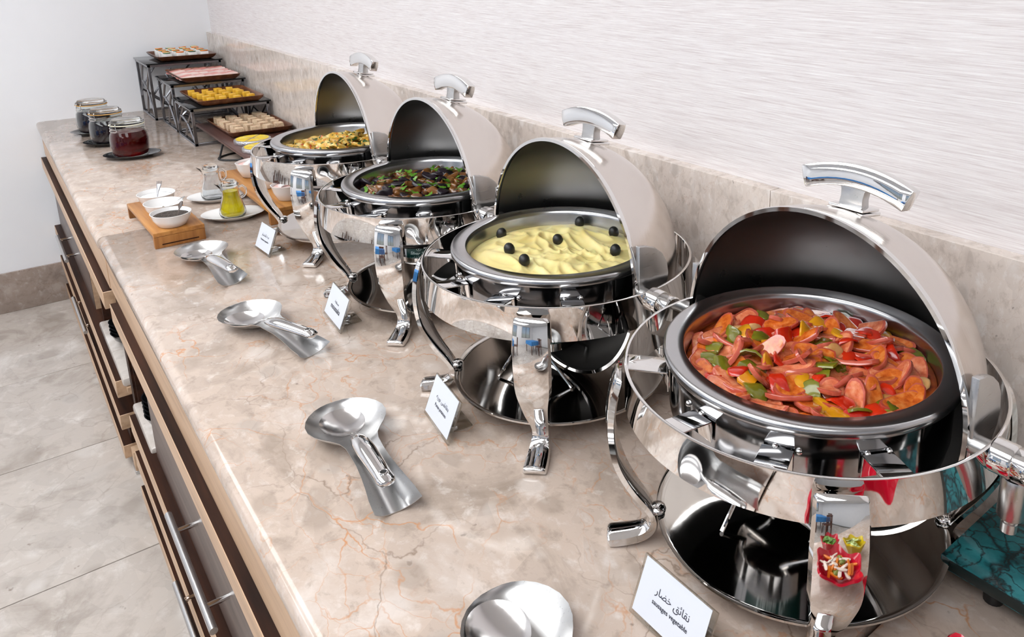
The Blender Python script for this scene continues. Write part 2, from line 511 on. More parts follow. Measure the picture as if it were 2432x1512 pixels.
# unseen ceiling panels, added for broad soft light and smooth reflections
m, nt, b = nodes('added_panel_diffuser')
b.inputs['Emission Color'].default_value = (0.955, 0.98, 1.0, 1)
b.inputs['Emission Strength'].default_value = ADDED_PANEL_STRENGTH
b.inputs['Base Color'].default_value = (0.9, 0.9, 0.9, 1)
M['lamp'] = m  # glow of the added ceiling panels
for lx, ll in ((-3.5, 'added luminous ceiling panel over the dining tables'), (-0.75, 'added luminous ceiling panel above the buffet aisle')):
    t = thing('added_ceiling_panel', ll, 'ceiling lamp', (lx, 1.5, CEIL), 0, 'added luminous panels in the ceiling')
    for (x0, x1, y0, y1) in ((-0.64, 0.64, -2.74, -2.7), (-0.64, 0.64, 2.7, 2.74), (-0.64, -0.6, -2.7, 2.7), (0.6, 0.64, -2.7, 2.7)):
        MB().box(x0, x1, y0, y1, -0.03, 0).build('frame_bar', M['ceiling'], t)
    MB().box(-0.6, 0.6, -2.7, 2.7, -0.022, -0.012).build('diffuser', M['lamp'], t, smooth=0)

# ------------------------------------------------------------------ counter
def slab_profile(xf):
    pts = [(XS - 0.002, -0.04), (XS - 0.002, 0.0)]
    r = 0.018
    for i in range(7):
        a = PI / 2 * i / 6
        pts.append((xf + r - r * math.sin(a), -r + r * math.cos(a)))
    pts += [(xf + 0.001, -0.033), (xf + 0.006, -0.04)]
    return pts
XC = 0.196
def slab(y0, y1, label, xf=XC):
    return tag(MB().prism(slab_profile(xf), 'y', y0, y1).build('countertop_slab', M['counter'], bevel=0.003), label, 'countertop')
slab(Y_SEAM + 0.0012, YF - 0.001, 'polished beige marble counter slab running to the white wall, under jars and risers', XC - 0.004)
slab(Y_END + 0.002, Y_SEAM - 0.0012, 'long polished beige marble counter slab under the four chafing dishes')
slab(-1.6, Y_END - 0.006, 'brownish marble counter slab beyond the dark joint, under the teal stone board')

# ------------------------------------------------------------------ cabinets under the counter
def rail(y0, y1, ztop, x0=0.187, h=0.05, parent=None, depth=0.06, name='rail'):
    return MB().box(x0, x0 + depth, y0, y1, ztop - h, ztop, mats=[0, 1, 0, 0, 0, 0]).build(name, [M['light_wood'], M['dark_wood']], parent, bevel=0.0015, bseg=1)

def bar_handle(parent, xb, y0, y1, z, xroot, r=0.0075):
    h = MB().tube([(xb, y0, z), (xb, y1, z)], r, 14).build('handle', M['steel'], parent)
    for y in (y0 + 0.07, y1 - 0.07):
        MB().tube([(xb, y, z), (xroot, y, z)], r * 0.75, 10).build('handle_post', M['chrome'], parent)
    return h

def cabinet(y0, y1, label, rails, bays, doors, drawers, xoff=0.0, apron_top=-0.041):
    t = thing('buffet_cabinet', label, 'cabinet', (0, 0, 0))
    MB().box(0.207 + xoff, 0.235 + xoff, y0, y1, -0.165, apron_top - 0.007).build('apron', M['light_wood'], t, bevel=0.001, bseg=1)
    MB().box(0.205 + xoff, 0.235 + xoff, y0, y1, apron_top - 0.007, apron_top).build('chipboard_edge', M['chipboard'], t)
    for (a, b_, z, h) in rails:
        rail(a, b_, z, 0.187 + xoff, h, t)
    MB().box(0.62, 0.64, y0, y1, -0.89, -0.05).build('back_panel', M['dark_wood'], t)
    MB().box(0.24, 0.62, y0, y1, -0.89, -0.87).build('bottom_panel', M['dark_wood'], t)
    for y in (y0, y1 - 0.02):
        MB().box(0.215, 0.62, y, y + 0.02, -0.89, -0.05).build('side_panel', M['dark_wood'], t)
    for (a, b_, z) in bays:
        for y in (a - 0.02, b_):
            if y0 + 0.03 < y < y1 - 0.03:
                MB().box(0.222, 0.62, y, y + 0.02, -0.87, -0.05).build('partition', M['dark_wood'], t)
        MB().box(0.212, 0.62, a, b_, z - 0.05, z - 0.03).build('shelf_board', M['light_wood'], t)
        MB().box(0.203, 0.61, a + 0.01, b_ - 0.01, z - 0.03, z).build('marble_shelf', M['floor'], t, bevel=0.008)
    for (a, b_, z0, z1, hd) in doors:
        d = MB().box(0.212, 0.235, a, b_, z0, z1, mats=[1, 1, 1, 0, 1, 0]).build('door', [M['door_wood'], M['light_wood']], t, bevel=0.0015, bseg=1)
        bar_handle(d, 0.168, hd[0], hd[1], hd[2], 0.212)
    for (a, b_, z0, z1, hd) in drawers:
        d = MB().box(0.212, 0.235, a, b_, z0, z1).build('drawer', M['dark_wood'], t, bevel=0.0015, bseg=1)
        if hd:
            bar_handle(d, 0.168, hd[0], hd[1], hd[2], 0.212)
    for y in (y0 + 0.26, y1 - 0.15):
        MB().box(0.205, 0.25, y, y + 0.05, FLOOR + 0.012, -0.87).build('foot', M['light_wood'], t, bevel=0.002)
        MB().box(0.203, 0.252, y - 0.002, y + 0.052, FLOOR, FLOOR + 0.013).build('foot_cap', M['steel'], t, bevel=0.002)
    return t
cabinet(2.622, YF - 0.016, 'wooden buffet cabinet against the white wall, with grey-brown door and open marble shelf',
        [(2.64, YF - 0.016, -0.178, 0.055), (2.78, YF - 0.016, -0.54, 0.06), (2.86, YF - 0.016, -0.705, 0.055), (2.94, YF - 0.016, -0.865, 0.05)],
        [(2.74, 3.30, -0.525)], [(3.46, YF - 0.02, -0.55, -0.21, (3.86, 4.26, -0.45))], [(3.3, YF - 0.02, -0.70, -0.59, (3.50, 3.92, -0.64)), (2.94, YF - 0.02, -0.865, -0.75, None)], -0.002)
cabinet(-1.55, 2.618, 'long wooden buffet cabinet below the chafing dishes, with steel bar handles',
        [(-1.55, 2.50, -0.165, 0.055), (-1.55, 2.53, -0.54, 0.055), (-1.55, 2.56, -0.68, 0.05), (-1.55, 2.57, -0.81, 0.045)],
        [(2.26, 2.58, -0.525)], [(0.35, 2.24, -0.535, -0.215, (1.36, 1.76, -0.40)), (-1.54, 0.34, -0.535, -0.215, (-0.5, -0.1, -0.40))],
        [(0.35, 2.24, -0.675, -0.59, (1.2, 1.86, -0.655)), (-1.54, 0.34, -0.675, -0.59, None), (-1.54, 2.24, -0.865, -0.73, None)])

def black_bowl(x, y, z, n, label, grp):
    for k in range(n):
        prof = [(0, 0.004), (0.03, 0.0), (0.033, 0.003), (0.052, 0.022), (0.062, 0.045), (0.0635, 0.047), (0.060, 0.046), (0.049, 0.024), (0.03, 0.008), (0, 0.008)]
        o = MB().lathe(prof, 36).build('black_bowl', M['black_china'], None, (x, y, z + 0.014 * k))
        tag(o, label + ', ' + ('lowest of the stack' if k == 0 else 'topmost of the stack' if k == n - 1 else ('second', 'third', 'fourth')[k - 1] + ' from the bottom'), 'bowl', grp)
black_bowl(0.276, 3.03, -0.525, 4, 'black bowl stacked on the far cabinet shelf', 'black bowls stacked in the far cabinet')
black_bowl(0.274, 2.375, -0.525, 5, 'black bowl stacked on the shelf beside the door handle', 'black bowls stacked in the near cabinet')

# ------------------------------------------------------------------ chafing dishes
CH = [(0.7772, 2.1693), (0.7678, 1.6177), (0.7580, 1.0820), (0.7773, 0.5466)]
RR, RZ0, RZ1 = 0.240, 0.218, 0.277
LC, LR = 0.265, 0.215           # centre height and radius of the roll-top lid

def rounded_section(center, tdir, ndir, hw, th, bdir):
    # strap cross-section: hw half width along bdir, th thickness along ndir, convex outer face
    pts = []
    for (a, n) in ((-1, -0.35), (-0.9, 0.25), (-0.6, 0.42), (0, 0.5), (0.6, 0.42), (0.9, 0.25), (1, -0.35), (0.85, -0.5), (0, -0.42), (-0.85, -0.5)):
        pts.append(tuple(center + bdir * (a * hw) + ndir * (n * th)))
    return pts

def leg_mesh():
    prof = [(0.2455, 0.262, 0.0265, 0.006), (0.2490, 0.256, 0.0286, 0.012), (0.2555, 0.232, 0.0297, 0.013), (0.2590, 0.20, 0.0308, 0.013), (0.2580, 0.17, 0.0302, 0.013), (0.2530, 0.14, 0.0289, 0.013),
            (0.2430, 0.112, 0.0240, 0.013), (0.2290, 0.086, 0.0205, 0.013), (0.2140, 0.064, 0.0172, 0.013), (0.2040, 0.047, 0.0152, 0.013), (0.2010, 0.034, 0.0148, 0.014),
            (0.2060, 0.023, 0.0160, 0.015), (0.2170, 0.0155, 0.0175, 0.016), (0.2350, 0.0110, 0.0190, 0.016), (0.2520, 0.0085, 0.0195, 0.0155), (0.2610, 0.0078, 0.0190, 0.014), (0.2640, 0.0072, 0.0170, 0.009)]
    # densify with Catmull-Rom
    P = []
    n = len(prof)
    for i in range(n - 1):
        p0, p1, p2, p3 = prof[max(i - 1, 0)], prof[i], prof[i + 1], prof[min(i + 2, n - 1)]
        for s in range(3):
            t = s / 3
            P.append(tuple(0.5 * (2 * p1[k] + (p2[k] - p0[k]) * t + (2 * p0[k] - 5 * p1[k] + 4 * p2[k] - p3[k]) * t * t + (3 * p1[k] - p0[k] - 3 * p2[k] + p3[k]) * t ** 3) for k in range(4)))
    P.append(prof[-1])
    secs = []
    for i, (r, z, hw, th) in enumerate(P):
        a, c = P[max(i - 1, 0)], P[min(i + 1, len(P) - 1)]
        t = Vector((c[0] - a[0], 0, c[1] - a[1])).normalized()
        nd = Vector((-t.z, 0, t.x))           # outward / upward side
        secs.append(rounded_section(Vector((r, 0, z)), t, nd, hw, th, Vector((0, 1, 0))))
    return MB().loft(secs)

def make_chafer(label):
    t = thing('chafing_dish', label, 'chafing dish', (CH[0][0], CH[0][1], 0), 0, 'round roll-top chafing dishes along the counter')
    # polished ring band
    prof = [(RR - 0.003, RZ0), (RR, RZ0 + 0.001), (RR, RZ1 - 0.0025), (RR + 0.0008, RZ1 - 0.001), (RR - 0.001, RZ1), (RR - 0.0035, RZ1 - 0.001), (RR - 0.003, RZ0)]
    MB().lathe(prof, 128).build('ring_frame', M['chrome'], t, smooth=60)
    lm = leg_mesh()
    for a in (140, -135, 40, -45):
        lg = lm.build('leg', M['chrome'], t, (0, 0, 0), (0, 0, R(a)), smooth=50)
        MB().ball((0.194, 0, 0.050), 0.009, 12, 8, (1.3, 1.5, 0.8)).build('tray_knob', M['chrome'], lg)
    # base tray
    prof = [(0, 0.043), (0.10, 0.043), (0.185, 0.0445), (0.1945, 0.0470), (0.196, 0.0485), (0.1950, 0.0445), (0.185, 0.0415), (0.10, 0.040), (0, 0.040)]
    MB().lathe(prof, 96).build('base_tray', M['mirror_steel'], t)
    # fuel holder
    hx, hy = -0.012, 0.022
    cup = MB().lathe([(0, 0.098), (0.052, 0.098), (0.054, 0.100), (0.054, 0.112), (0.0555, 0.112), (0.0555, 0.0975), (0.052, 0.0955), (0, 0.0955)], 48, (hx, hy, 0)).build('fuel_holder', M['mirror_steel'], t)
    for k in range(4):
        a = PI / 4 + k * PI / 2
        MB().tube([(hx + 0.045 * math.cos(a), hy + 0.045 * math.sin(a), 0.097), (hx + 0.10 * math.cos(a + 0.6), hy + 0.10 * math.sin(a + 0.6), 0.045)], 0.003, 8).build('support_rod', M['chrome'], cup)
    # water pan with rivets
    prof = [(0.179, 0.288), (0.180, 0.282), (0.180, 0.215), (0.176, 0.195), (0.160, 0.180), (0.12, 0.174), (0, 0.172)]
    wp = MB().lathe(prof, 96).build('water_pan', M['water_pan'], t)
    for a0 in (-150, -118, 170, 128):
        for (da, z) in ((-4.2, 0.262), (4.2, 0.262), (0, 0.242)):
            a = R(a0 + da)
            MB().ball((0.1805 * math.cos(a), 0.1805 * math.sin(a), z), 0.0042, 8, 6).build('rivet', M['chrome'], wp)
    # food pan with wide flange
    prof = [(0, 0.236), (0.135, 0.236), (0.150, 0.241), (0.1585, 0.255), (0.1605, 0.290), (0.1625, 0.2965), (0.1645, 0.2985), (0.1850, 0.2990), (0.1880, 0.2980), (0.1895, 0.2945), (0.1895, 0.2885), (0.1870, 0.2850), (0.1805, 0.2850)]
    MB().lathe(prof, 112).build('food_pan', M['pan_steel'], t, smooth=50)
    # brackets between ring and pan
    for a, w in ((137, 0.020), (176, 0.016), (-153, 0.018), (-119, 0.018)):
        p = [(0.1815, 0.236), (0.1835, 0.236), (0.1855, 0.262), (0.2360, 0.266), (0.2360, 0.2685), (0.1835, 0.2645), (0.1815, 0.258)]
        MB().prism(p, 'y', -w, w).build('bracket', M['chrome'], t, (0, 0, 0), (0, 0, R(a)), bevel=0.001)
    # lid: half sphere swung back, opening towards the guest
    lid = MB()
    secs_o, secs_i = [], []
    NU, NV = 28, 72
    def sph(r, u, v):
        a = u * PI / 2
        x = r * math.sin(a)
        rr = r * math.cos(a)
        return (x, rr * math.cos(v), LC + rr * math.sin(v))
    def dome(r, mi):
        prof = [(r * math.cos(PI / 2 * i / NU), r * math.sin(PI / 2 * i / NU)) for i in range(NU)] + [(0, r)]
        d = MB().lathe(prof, NV)
        d.v = [(p[2], p[0], LC + p[1]) for p in d.v]
        return d
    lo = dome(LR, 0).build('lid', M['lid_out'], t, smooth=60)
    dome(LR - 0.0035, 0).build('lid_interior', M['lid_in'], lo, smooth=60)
    rim = MB().lathe([(LR + 0.0015, -0.003), (LR + 0.0022, 0.001), (LR + 0.0010, 0.005), (LR - 0.004, 0.004), (LR - 0.0048, 0.0), (LR - 0.004, -0.003), (LR + 0.0015, -0.003)], 96)
    rim.v = [(p[2], p[0], LC + p[1]) for p in rim.v]
    rim.build('lid_rim', M['chrome'], lo, smooth=60)
    # T handle on the front edge of the lid
    th = R(21)
    Mh = Matrix.Translation((LR * math.sin(th), 0, LC + LR * math.cos(th))) @ Matrix.Rotation(R(8), 4, 'Y')
    hb = MB()
    hb.box(-0.019, 0.021, -0.026, 0.026, 0.004, 0.008)
    hb.box(-0.020, 0.024, -0.027, 0.027, -0.002, 0.003)
    hb.loft([[(x * 0.016 - 0.004, y * 0.014, -0.012) for x, y in ((-1.3, -1), (1.3, -1), (1.3, 1), (-1.3, 1))], [(x * 0.012, y * 0.013, 0.002) for x, y in ((-1, -1), (1, -1), (1, 1), (-1, 1))]])
    hd = hb.xform(Mh).build('handle_base', M['chrome'], lo, bevel=0.0012)
    st = MB()
    st.loft([[(x * hx_, y * hy_, z) for x, y in ((-1, -1), (1, -1), (1, 1), (-1, 1))] for (z, hx_, hy_) in ((0.006, 0.0085, 0.0180), (0.018, 0.0078, 0.0165), (0.028, 0.0078, 0.0175), (0.036, 0.008, 0.023))])
    st.xform(Mh).build('handle_stem', M['steel'], hd, bevel=0.0015)
    br = MB()
    secs = []
    for i in range(13):
        s = -1 + 2 * i / 12
        y = s * 0.078
        zc = 0.047 - 0.016 * s * s
        tilt = -2 * 0.016 * s / 0.078
        hh = 0.0155
        ca, sa = math.cos(math.atan(tilt)), math.sin(math.atan(tilt))
        secs.append([(x, y - hz * sa, zc + hz * ca) for (x, hz) in ((-0.0100, -hh), (0.0100, -hh), (0.0112, 0), (0.0090, hh), (-0.0090, hh), (-0.0112, 0))])
    br.loft(secs)
    br.xform(Mh).build('handle_bar', M['chrome'], hd, bevel=0.002, smooth=35)
    # hinge: ear plate on the lid and knuckle on the ring (guest's right), plain boss on the other side
    for sgn in (-1, 1):
        poly = [(0.004, 0.232), (0.004, 0.345)] + [(0.010 + 0.058 * math.cos(a), 0.285 + 0.058 * math.sin(a)) for a in (R(80), R(60), R(40), R(20), 0, R(-20), R(-40), R(-60))] + [(0.03, 0.226)]
        y0 = sgn * 0.209
        MB().prism(poly, 'y', y0, y0 + sgn * 0.010).build('hinge_plate', M['steel'], lo, bevel=0.0015)
    kn = MB().tube([(0.012, -0.214, 0.262), (0.012, -0.236, 0.262)], 0.012, 16).build('hinge_pin', M['steel'], t)
    k2 = MB()
    prof = [(-0.239, 0.0), (-0.239, 0.0175), (-0.241, 0.0195), (-0.262, 0.0195), (-0.264, 0.0180), (-0.266, 0.0195), (-0.288, 0.0190), (-0.290, 0.0170), (-0.290, 0.0)]
    d = MB().lathe([(r, z) for z, r in prof], 32)
    d.v = [(0.012 + p[0], p[2], 0.262 + p[1]) for p in d.v]
    d.build('hinge_knuckle', M['chrome'], kn)
    MB().lathe([(0, 0.243), (0.0135, 0.243), (0.0145, 0.240), (0.0145, 0.196), (0.013, 0.194), (0.007, 0.193), (0.007, 0.188), (0.0085, 0.187), (0.0085, 0.176), (0, 0.176)], 24, (0.016, -0.264, 0)).build('hinge_spring', M['steel'], kn)
    MB().tube([(0.012, 0.214, 0.262), (0.012, 0.2385, 0.262)], 0.011, 16).build('hinge_pin', M['steel'], t)
    return t

CH_LABEL = ['stainless roll-top chafing dish holding herb omelette, beside the olive oil jug',
            'stainless roll-top chafing dish holding dark moussaka with green herbs',
            'stainless roll-top chafing dish holding mashed potato dotted with black olives',
            'stainless roll-top chafing dish holding sausages and peppers, beside the teal stone board']
proto = make_chafer(CH_LABEL[0])
chafers = [proto]
for k in (1, 2, 3):
    c = copy_tree(proto)
    c.location = (CH[k][0], CH[k][1], 0)
    c['label'] = CH_LABEL[k]
    chafers.append(c)

# ------------------------------------------------------------------ writing
def text_mb(body, size, bold=0.0, font_shear=0.0):
    cu = bpy.data.curves.new('writing', 'FONT')
    cu.body = body
    cu.size = size
    cu.align_x = 'CENTER'
    cu.align_y = 'CENTER'
    cu.resolution_u = 3
    cu.offset = bold
    cu.shear = font_shear
    o = bpy.data.objects.new('writing', cu)
    C.objects.link(o)
    dg = bpy.context.evaluated_depsgraph_get()
    me = o.evaluated_get(dg).to_mesh()
    vs = [tuple(v.co) for v in me.vertices]
    fs = [tuple(p.vertices) for p in me.polygons]
    bpy.data.objects.remove(o)
    bpy.data.curves.remove(cu)
    mb = MB()
    mb.add(vs, fs)
    return mb

# Arabic in presentation forms, written in visual (left to right) order
AR = {
    'sausages': '\uFEAD\uFE8E\uFEC0\uFEA7 \uFED6\uFE8B\uFE8E\uFED8\uFEE7',
    'potato': '\uFEEA\uFEF3\uFEAD\uFEEE\uFE91 \uFEB2\uFEC3\uFE8E\uFEC4\uFE91',
    'moussaka': '\uFE94\uFECC\uFED8\uFEB4\uFEE3',
    'omelette': '\uFEAD\uFE8E\uFEC0\uFEA8\uFEDF\uFE8E\uFE91 \uFE94\uFEA0\uFECB',
    'brand': '\uFEF2\uFEC0\uFED4\uFEDF\uFE8D \uFEE2\uFEA0\uFEE8\uFEDF\uFE8D',
}

def card(x, y, rz, ar, en, s_ar, s_en, label, length=0.118):
    # stands on its lower edge, leaning back towards the dish (local: face towards -X, width along Y)
    t = thing('menu_card', label, 'sign', (x, y, 0), rz, 'menu cards in acrylic stands')
    L, H = length / 2, 0.076
    lean = R(22)
    Ml = Matrix.Rotation(lean, 4, 'Y')
    h = MB()
    h.box(-0.0035, 0.0, -L, L, 0, H)
    h.xform(Ml).build('acrylic_stand', M['acrylic'], t, bevel=0.0008)
    MB().prism([(0.0, 0.0), (0.055, 0.0), (0.055, 0.003), (0.002, 0.003)], 'y', -L * 0.45, L * 0.45).build('stand_foot', M['acrylic'], t, bevel=0.0006)
    p = MB().box(-0.0047, -0.0039, -L + 0.007, L - 0.005, 0.007, H - 0.001)
    p = p.xform(Ml).build('paper_insert', M['paper'], t)
    for body, size, bold, z in ((ar, s_ar, 0.0, H * 0.62), (en, s_en, size_bold(s_en), H * 0.44)):
        tm = text_mb(body, size, bold)
        # text x -> -Y (reads left to right from the guest's side), text y -> Z
        tm.v = [(-0.0051, -q[0], q[1] + z) for q in tm.v]
        tm.xform(Ml).build('lettering', M['ink'], p, smooth=0)
    return t

def size_bold(s):
    return s * 0.014

card(0.5320, 2.180, R(4), AR['omelette'], 'Omelette vegetables', 0.0105, 0.0067, 'small menu card reading Omelette vegetables in a clear stand', 0.112)
card(0.5230, 1.625, R(-4), AR['moussaka'], 'moussaka', 0.0100, 0.0160, 'small menu card reading moussaka in a clear stand', 0.128)
card(0.5140, 1.110, R(-7), AR['potato'], 'Puree potatoes', 0.0105, 0.0082, 'small menu card reading Puree potatoes in a clear stand', 0.118)
card(0.5190, 0.541, R(0), AR['sausages'], 'sausages vegetable', 0.0125, 0.0080, 'small menu card reading sausages vegetable in a clear stand', 0.122)

# fuel cans
M['can_steel'] = flat('tin', (0.6, 0.6, 0.6), metal=1.0, rough=0.25)
M['can_green'] = flat('dark_green_label', (0.006, 0.055, 0.045), rough=0.35)
M['can_white'] = flat('white_label', (0.75, 0.76, 0.78), rough=0.4)
M['can_print'] = flat('pale_print', (0.62, 0.78, 0.74), rough=0.4)
M['can_yellow'] = flat('yellow_print', (0.75, 0.60, 0.03), rough=0.4)
CR, CHT = 0.0425, 0.046
def wrap(mb, ang, z, r, flip=1):
    mb.v = [((r + 0.0003) * math.cos(ang + p[0] / r), (r + 0.0003) * math.sin(ang + p[0] / r), z + p[1]) for p in mb.v]
    return mb
def make_can(label):
    t = thing('fuel_can', label, 'fuel can', (0, 0, 0), 0, 'fuel cans under the chafing dishes')
    MB().lathe([(0, 0.001), (CR - 0.001, 0), (CR, 0.001), (CR, 0.0025), (CR - 0.001, 0.003), (CR - 0.001, CHT - 0.003), (CR, CHT - 0.0025), (CR, CHT), (CR - 0.003, CHT), (CR - 0.004, CHT - 0.002), (0, CHT - 0.002)], 48).build('tin_body', M['can_steel'], t)
    r = CR + 0.0001
    a_mid = R(-128)
    g0, g1 = a_mid - R(50), a_mid + R(50)
    lb = MB().lathe([(r, 0.004), (r, CHT - 0.004)], 24, a0=g0, a1=g1).build('green_label', M['can_green'], t)
    MB().lathe([(r, 0.004), (r, CHT - 0.004)], 30, a0=g1, a1=g0 + 2 * PI).build('white_label', M['can_white'], t)
    tm = text_mb('Silver Star', 0.0108, 0.0002, 0.3)
    wrap(tm, a_mid, 0.021, r).build('lettering', M['can_print'], lb, smooth=0)
    tm = text_mb(AR['brand'], 0.0098, 0.0001)
    wrap(tm, a_mid, 0.0115, r).build('lettering', M['can_print'], lb, smooth=0)
    ring = MB().add([(rr * math.cos(2 * PI * i / 24), rr * math.sin(2 * PI * i / 24), 0) for rr in (0.0052, 0.0060) for i in range(24)], [(i, (i + 1) % 24, 24 + (i + 1) % 24, 24 + i) for i in range(24)])
    star = MB().add([(0, 0, 0)] + [((0.0048 if i % 2 == 0 else 0.0014) * math.cos(i * PI / 4), (0.0048 if i % 2 == 0 else 0.0014) * math.sin(i * PI / 4), 0) for i in range(8)], [(0, 1 + i, 1 + (i + 1) % 8) for i in range(8)])
    ring.add(star.v, star.f)
    wrap(ring, a_mid, 0.0335, r).build('star_emblem', M['can_print'], lb, smooth=0)
    fl = MB().add([(0.0045 * math.cos(a) * (1 - 0.5 * max(math.sin(a), 0)), 0.005 * math.sin(a), 0) for a in (2 * PI * i / 14 for i in range(14))], [tuple(range(14))])
    wrap(fl, g1 - 0 + 0.32 + 0 * PI, 0.020, r).build('flame_print', M['can_yellow'], t, smooth=0)
    ln = MB()
    for i in range(5):
        ln.add([(-0.011, 0.034 - i * 0.0022, 0), (0.011, 0.034 - i * 0.0022, 0), (0.011, 0.0351 - i * 0.0022, 0), (-0.011, 0.0351 - i * 0.0022, 0)], [(0, 1, 2, 3)])
    ln2 = MB().add([(x + dx, z, 0) for (x, z, _) in ln.v for dx in (0,)], ln.f)
    wrap(ln2, g0 - 0.40, 0.0, r).build('small_print', M['ink'], t, smooth=0)
    return t
CAN_LABEL = ['green and white fuel can under the omelette chafing dish', 'green and white fuel can under the moussaka chafing dish', 'green and white fuel can under the mashed potato chafing dish', 'green and white fuel can under the sausage chafing dish']
can0 = make_can(CAN_LABEL[0])
for k in range(4):
    c = can0 if k == 0 else copy_tree(can0)
    c.location = (CH[k][0] - 0.012, CH[k][1] + 0.022, 0.0982)
    c.rotation_euler = (0, 0, (0, 0, R(35), R(-12))[k])
    c['label'] = CAN_LABEL[k]

# ------------------------------------------------------------------ food pieces
def pillow(outline, th, bendx=0.0, bendy=0.0, twist=0.0, rings=(0.45, 0.82, 0.97), lumpy=0.0, seed=0, edge=0.35, skin=False):
    # closed rounded slab with a given outline, bent like a leaf; rings of decreasing height towards the edge
    mb = MB()
    n = len(outline)
    hs = [0.5, 0.5, edge]
    vs = [(0, 0, th * 0.5)]
    for s, h in zip(rings, hs):
        vs += [(x * s, y * s, th * h) for x, y in outline]
    for s, h in zip(reversed(rings), reversed(hs)):
        vs += [(x * s, y * s, -th * h) for x, y in outline]
    vs.append((0, 0, -th * 0.5))
    k = len(rings)
    fs = [(0, 1 + i, 1 + (i + 1) % n) for i in range(n)]
    ms = [0] * n
    for a in range(2 * k - 1):
        for i in range(n):
            j = (i + 1) % n
            fs.append((1 + a * n + i, 1 + (a + 1) * n + i, 1 + (a + 1) * n + j, 1 + a * n + j))
            ms.append(1 if k - 2 <= a <= k else 0)
    last = len(vs) - 1
    base = 1 + (2 * k - 1) * n
    fs += [(last, base + (i + 1) % n, base + i) for i in range(n)]
    out = []
    for (x, y, z) in vs:
        if lumpy:
            d = mnoise.noise_vector(Vector((x, y, z)) * 60 + Vector((seed * 7.1, seed * 3.3, 1.7))) * lumpy
            x, y, z = x + d.x, y + d.y, z + d.z
        z2 = z + bendx * x * x + bendy * y * y + twist * x * y
        out.append((x, y, z2))
    mb.add(out, fs)
    if skin:
        mb.m = ms + [0] * n
    return mb

def oval(a, b, n=16, pw=2.0, wob=0.0, rnd=None):
    pts = []
    for i in range(n):
        t = 2 * PI * i / n
        c, s = math.cos(t), math.sin(t)
        w = 1 + (rnd.uniform(-wob, wob) if rnd else 0)
        pts.append((a * math.copysign(abs(c) ** (2 / pw), c) * w, b * math.copysign(abs(s) ** (2 / pw), s) * w))
    return pts

def scatter(rnd, n, rad, dmin, tries=4000):
    P = []
    for _ in range(tries):
        r, a = rad * math.sqrt(rnd.random()), rnd.uniform(0, 2 * PI)
        p = (r * math.cos(a), r * math.sin(a))
        if all((p[0] - q[0]) ** 2 + (p[1] - q[1]) ** 2 > dmin * dmin for q in P):
            P.append(p)
            if len(P) >= n:
                break
    return P

def surf(rad, zf, n=40, rings=22):
    # food surface: disc with height function
    vs, fs = [(0, 0, zf(0, 0))], []
    for k in range(1, rings + 1):
        for i in range(n):
            a = 2 * PI * i / n
            x, y = rad * k / rings * math.cos(a), rad * k / rings * math.sin(a)
            vs.append((x, y, zf(x, y)))
    fs += [(0, 1 + i, 1 + (i + 1) % n) for i in range(n)]
    for k in range(rings - 1):
        for i in range(n):
            j = (i + 1) % n
            fs.append((1 + k * n + i, 1 + (k + 1) * n + i, 1 + (k + 1) * n + j, 1 + k * n + j))
    b = 1 + (rings - 1) * n
    lo = len(vs)
    vs += [(rad * 0.93 * math.cos(2 * PI * i / n), rad * 0.93 * math.sin(2 * PI * i / n), 0.2375) for i in range(n)]
    for i in range(n):
        j = (i + 1) % n
        fs.append((b + i, lo + i, lo + j, b + j))
    fs.append(tuple(lo + i for i in range(n)))
    return MB().add(vs, fs)

def food_mat(name, stops, tscale=60, **k):
    kk = dict(rough=0.28, sss=0.15, ssss=0.01, coat=0.25)
    kk.update(k)
    return noisy(name, (1, 1, 1), tscale, stops, 0.25, 0.002, rnd=True, **kk)

# --- sausages and peppers
rnd = random.Random(4)
k4 = CH[3]
M['sauce_red'] = food_mat('tomato_sauce', [(0.3, (0.16, 0.018, 0.003)), (0.5, (0.36, 0.06, 0.006)), (0.75, (0.50, 0.12, 0.012))], 40, rough=0.12, coat=0.5)
M['sausage_a'] = food_mat('sausage_pink', [(0.3, (0.54, 0.10, 0.035)), (0.5, (0.71, 0.20, 0.09)), (0.75, (0.84, 0.38, 0.21))], 95, rough=0.16, coat=0.8, sss=0.05)
M['sausage_b'] = food_mat('sausage_orange', [(0.3, (0.42, 0.06, 0.007)), (0.5, (0.66, 0.145, 0.018)), (0.75, (0.80, 0.29, 0.07))], 95, rough=0.16, coat=0.8, sss=0.05)
M['sausage_skin'] = food_mat('sausage_skin', [(0.3, (0.42, 0.055, 0.03)), (0.7, (0.62, 0.14, 0.085))], 35, rough=0.16, coat=0.8, sss=0.05)
M['pepper_red'] = food_mat('red_pepper', [(0.3, (0.36, 0.008, 0.003)), (0.7, (0.66, 0.03, 0.005))], 25, rough=0.2, coat=0.5)
M['pepper_yellow'] = food_mat('yellow_pepper', [(0.3, (0.55, 0.20, 0.004)), (0.7, (0.78, 0.40, 0.012))], 25, rough=0.2, coat=0.5)
M['pepper_green'] = food_mat('green_pepper', [(0.3, (0.075, 0.085, 0.004)), (0.7, (0.22, 0.21, 0.012))], 25, rough=0.2, coat=0.5)
M['onion'] = food_mat('onion', [(0.3, (0.55, 0.24, 0.06)), (0.7, (0.74, 0.46, 0.20))], 30, rough=0.2, coat=0.4)
sa = surf(0.1585, lambda x, y: 0.2715 + 0.005 * mnoise.noise(Vector((x, y, 3.1)) * 30)).build('tomato_sauce', M['sauce_red'], None, (k4[0], k4[1], 0), smooth=180)
tag(sa, 'orange-red tomato sauce filling the pan of sausages and peppers', 'sauce')
sl = []
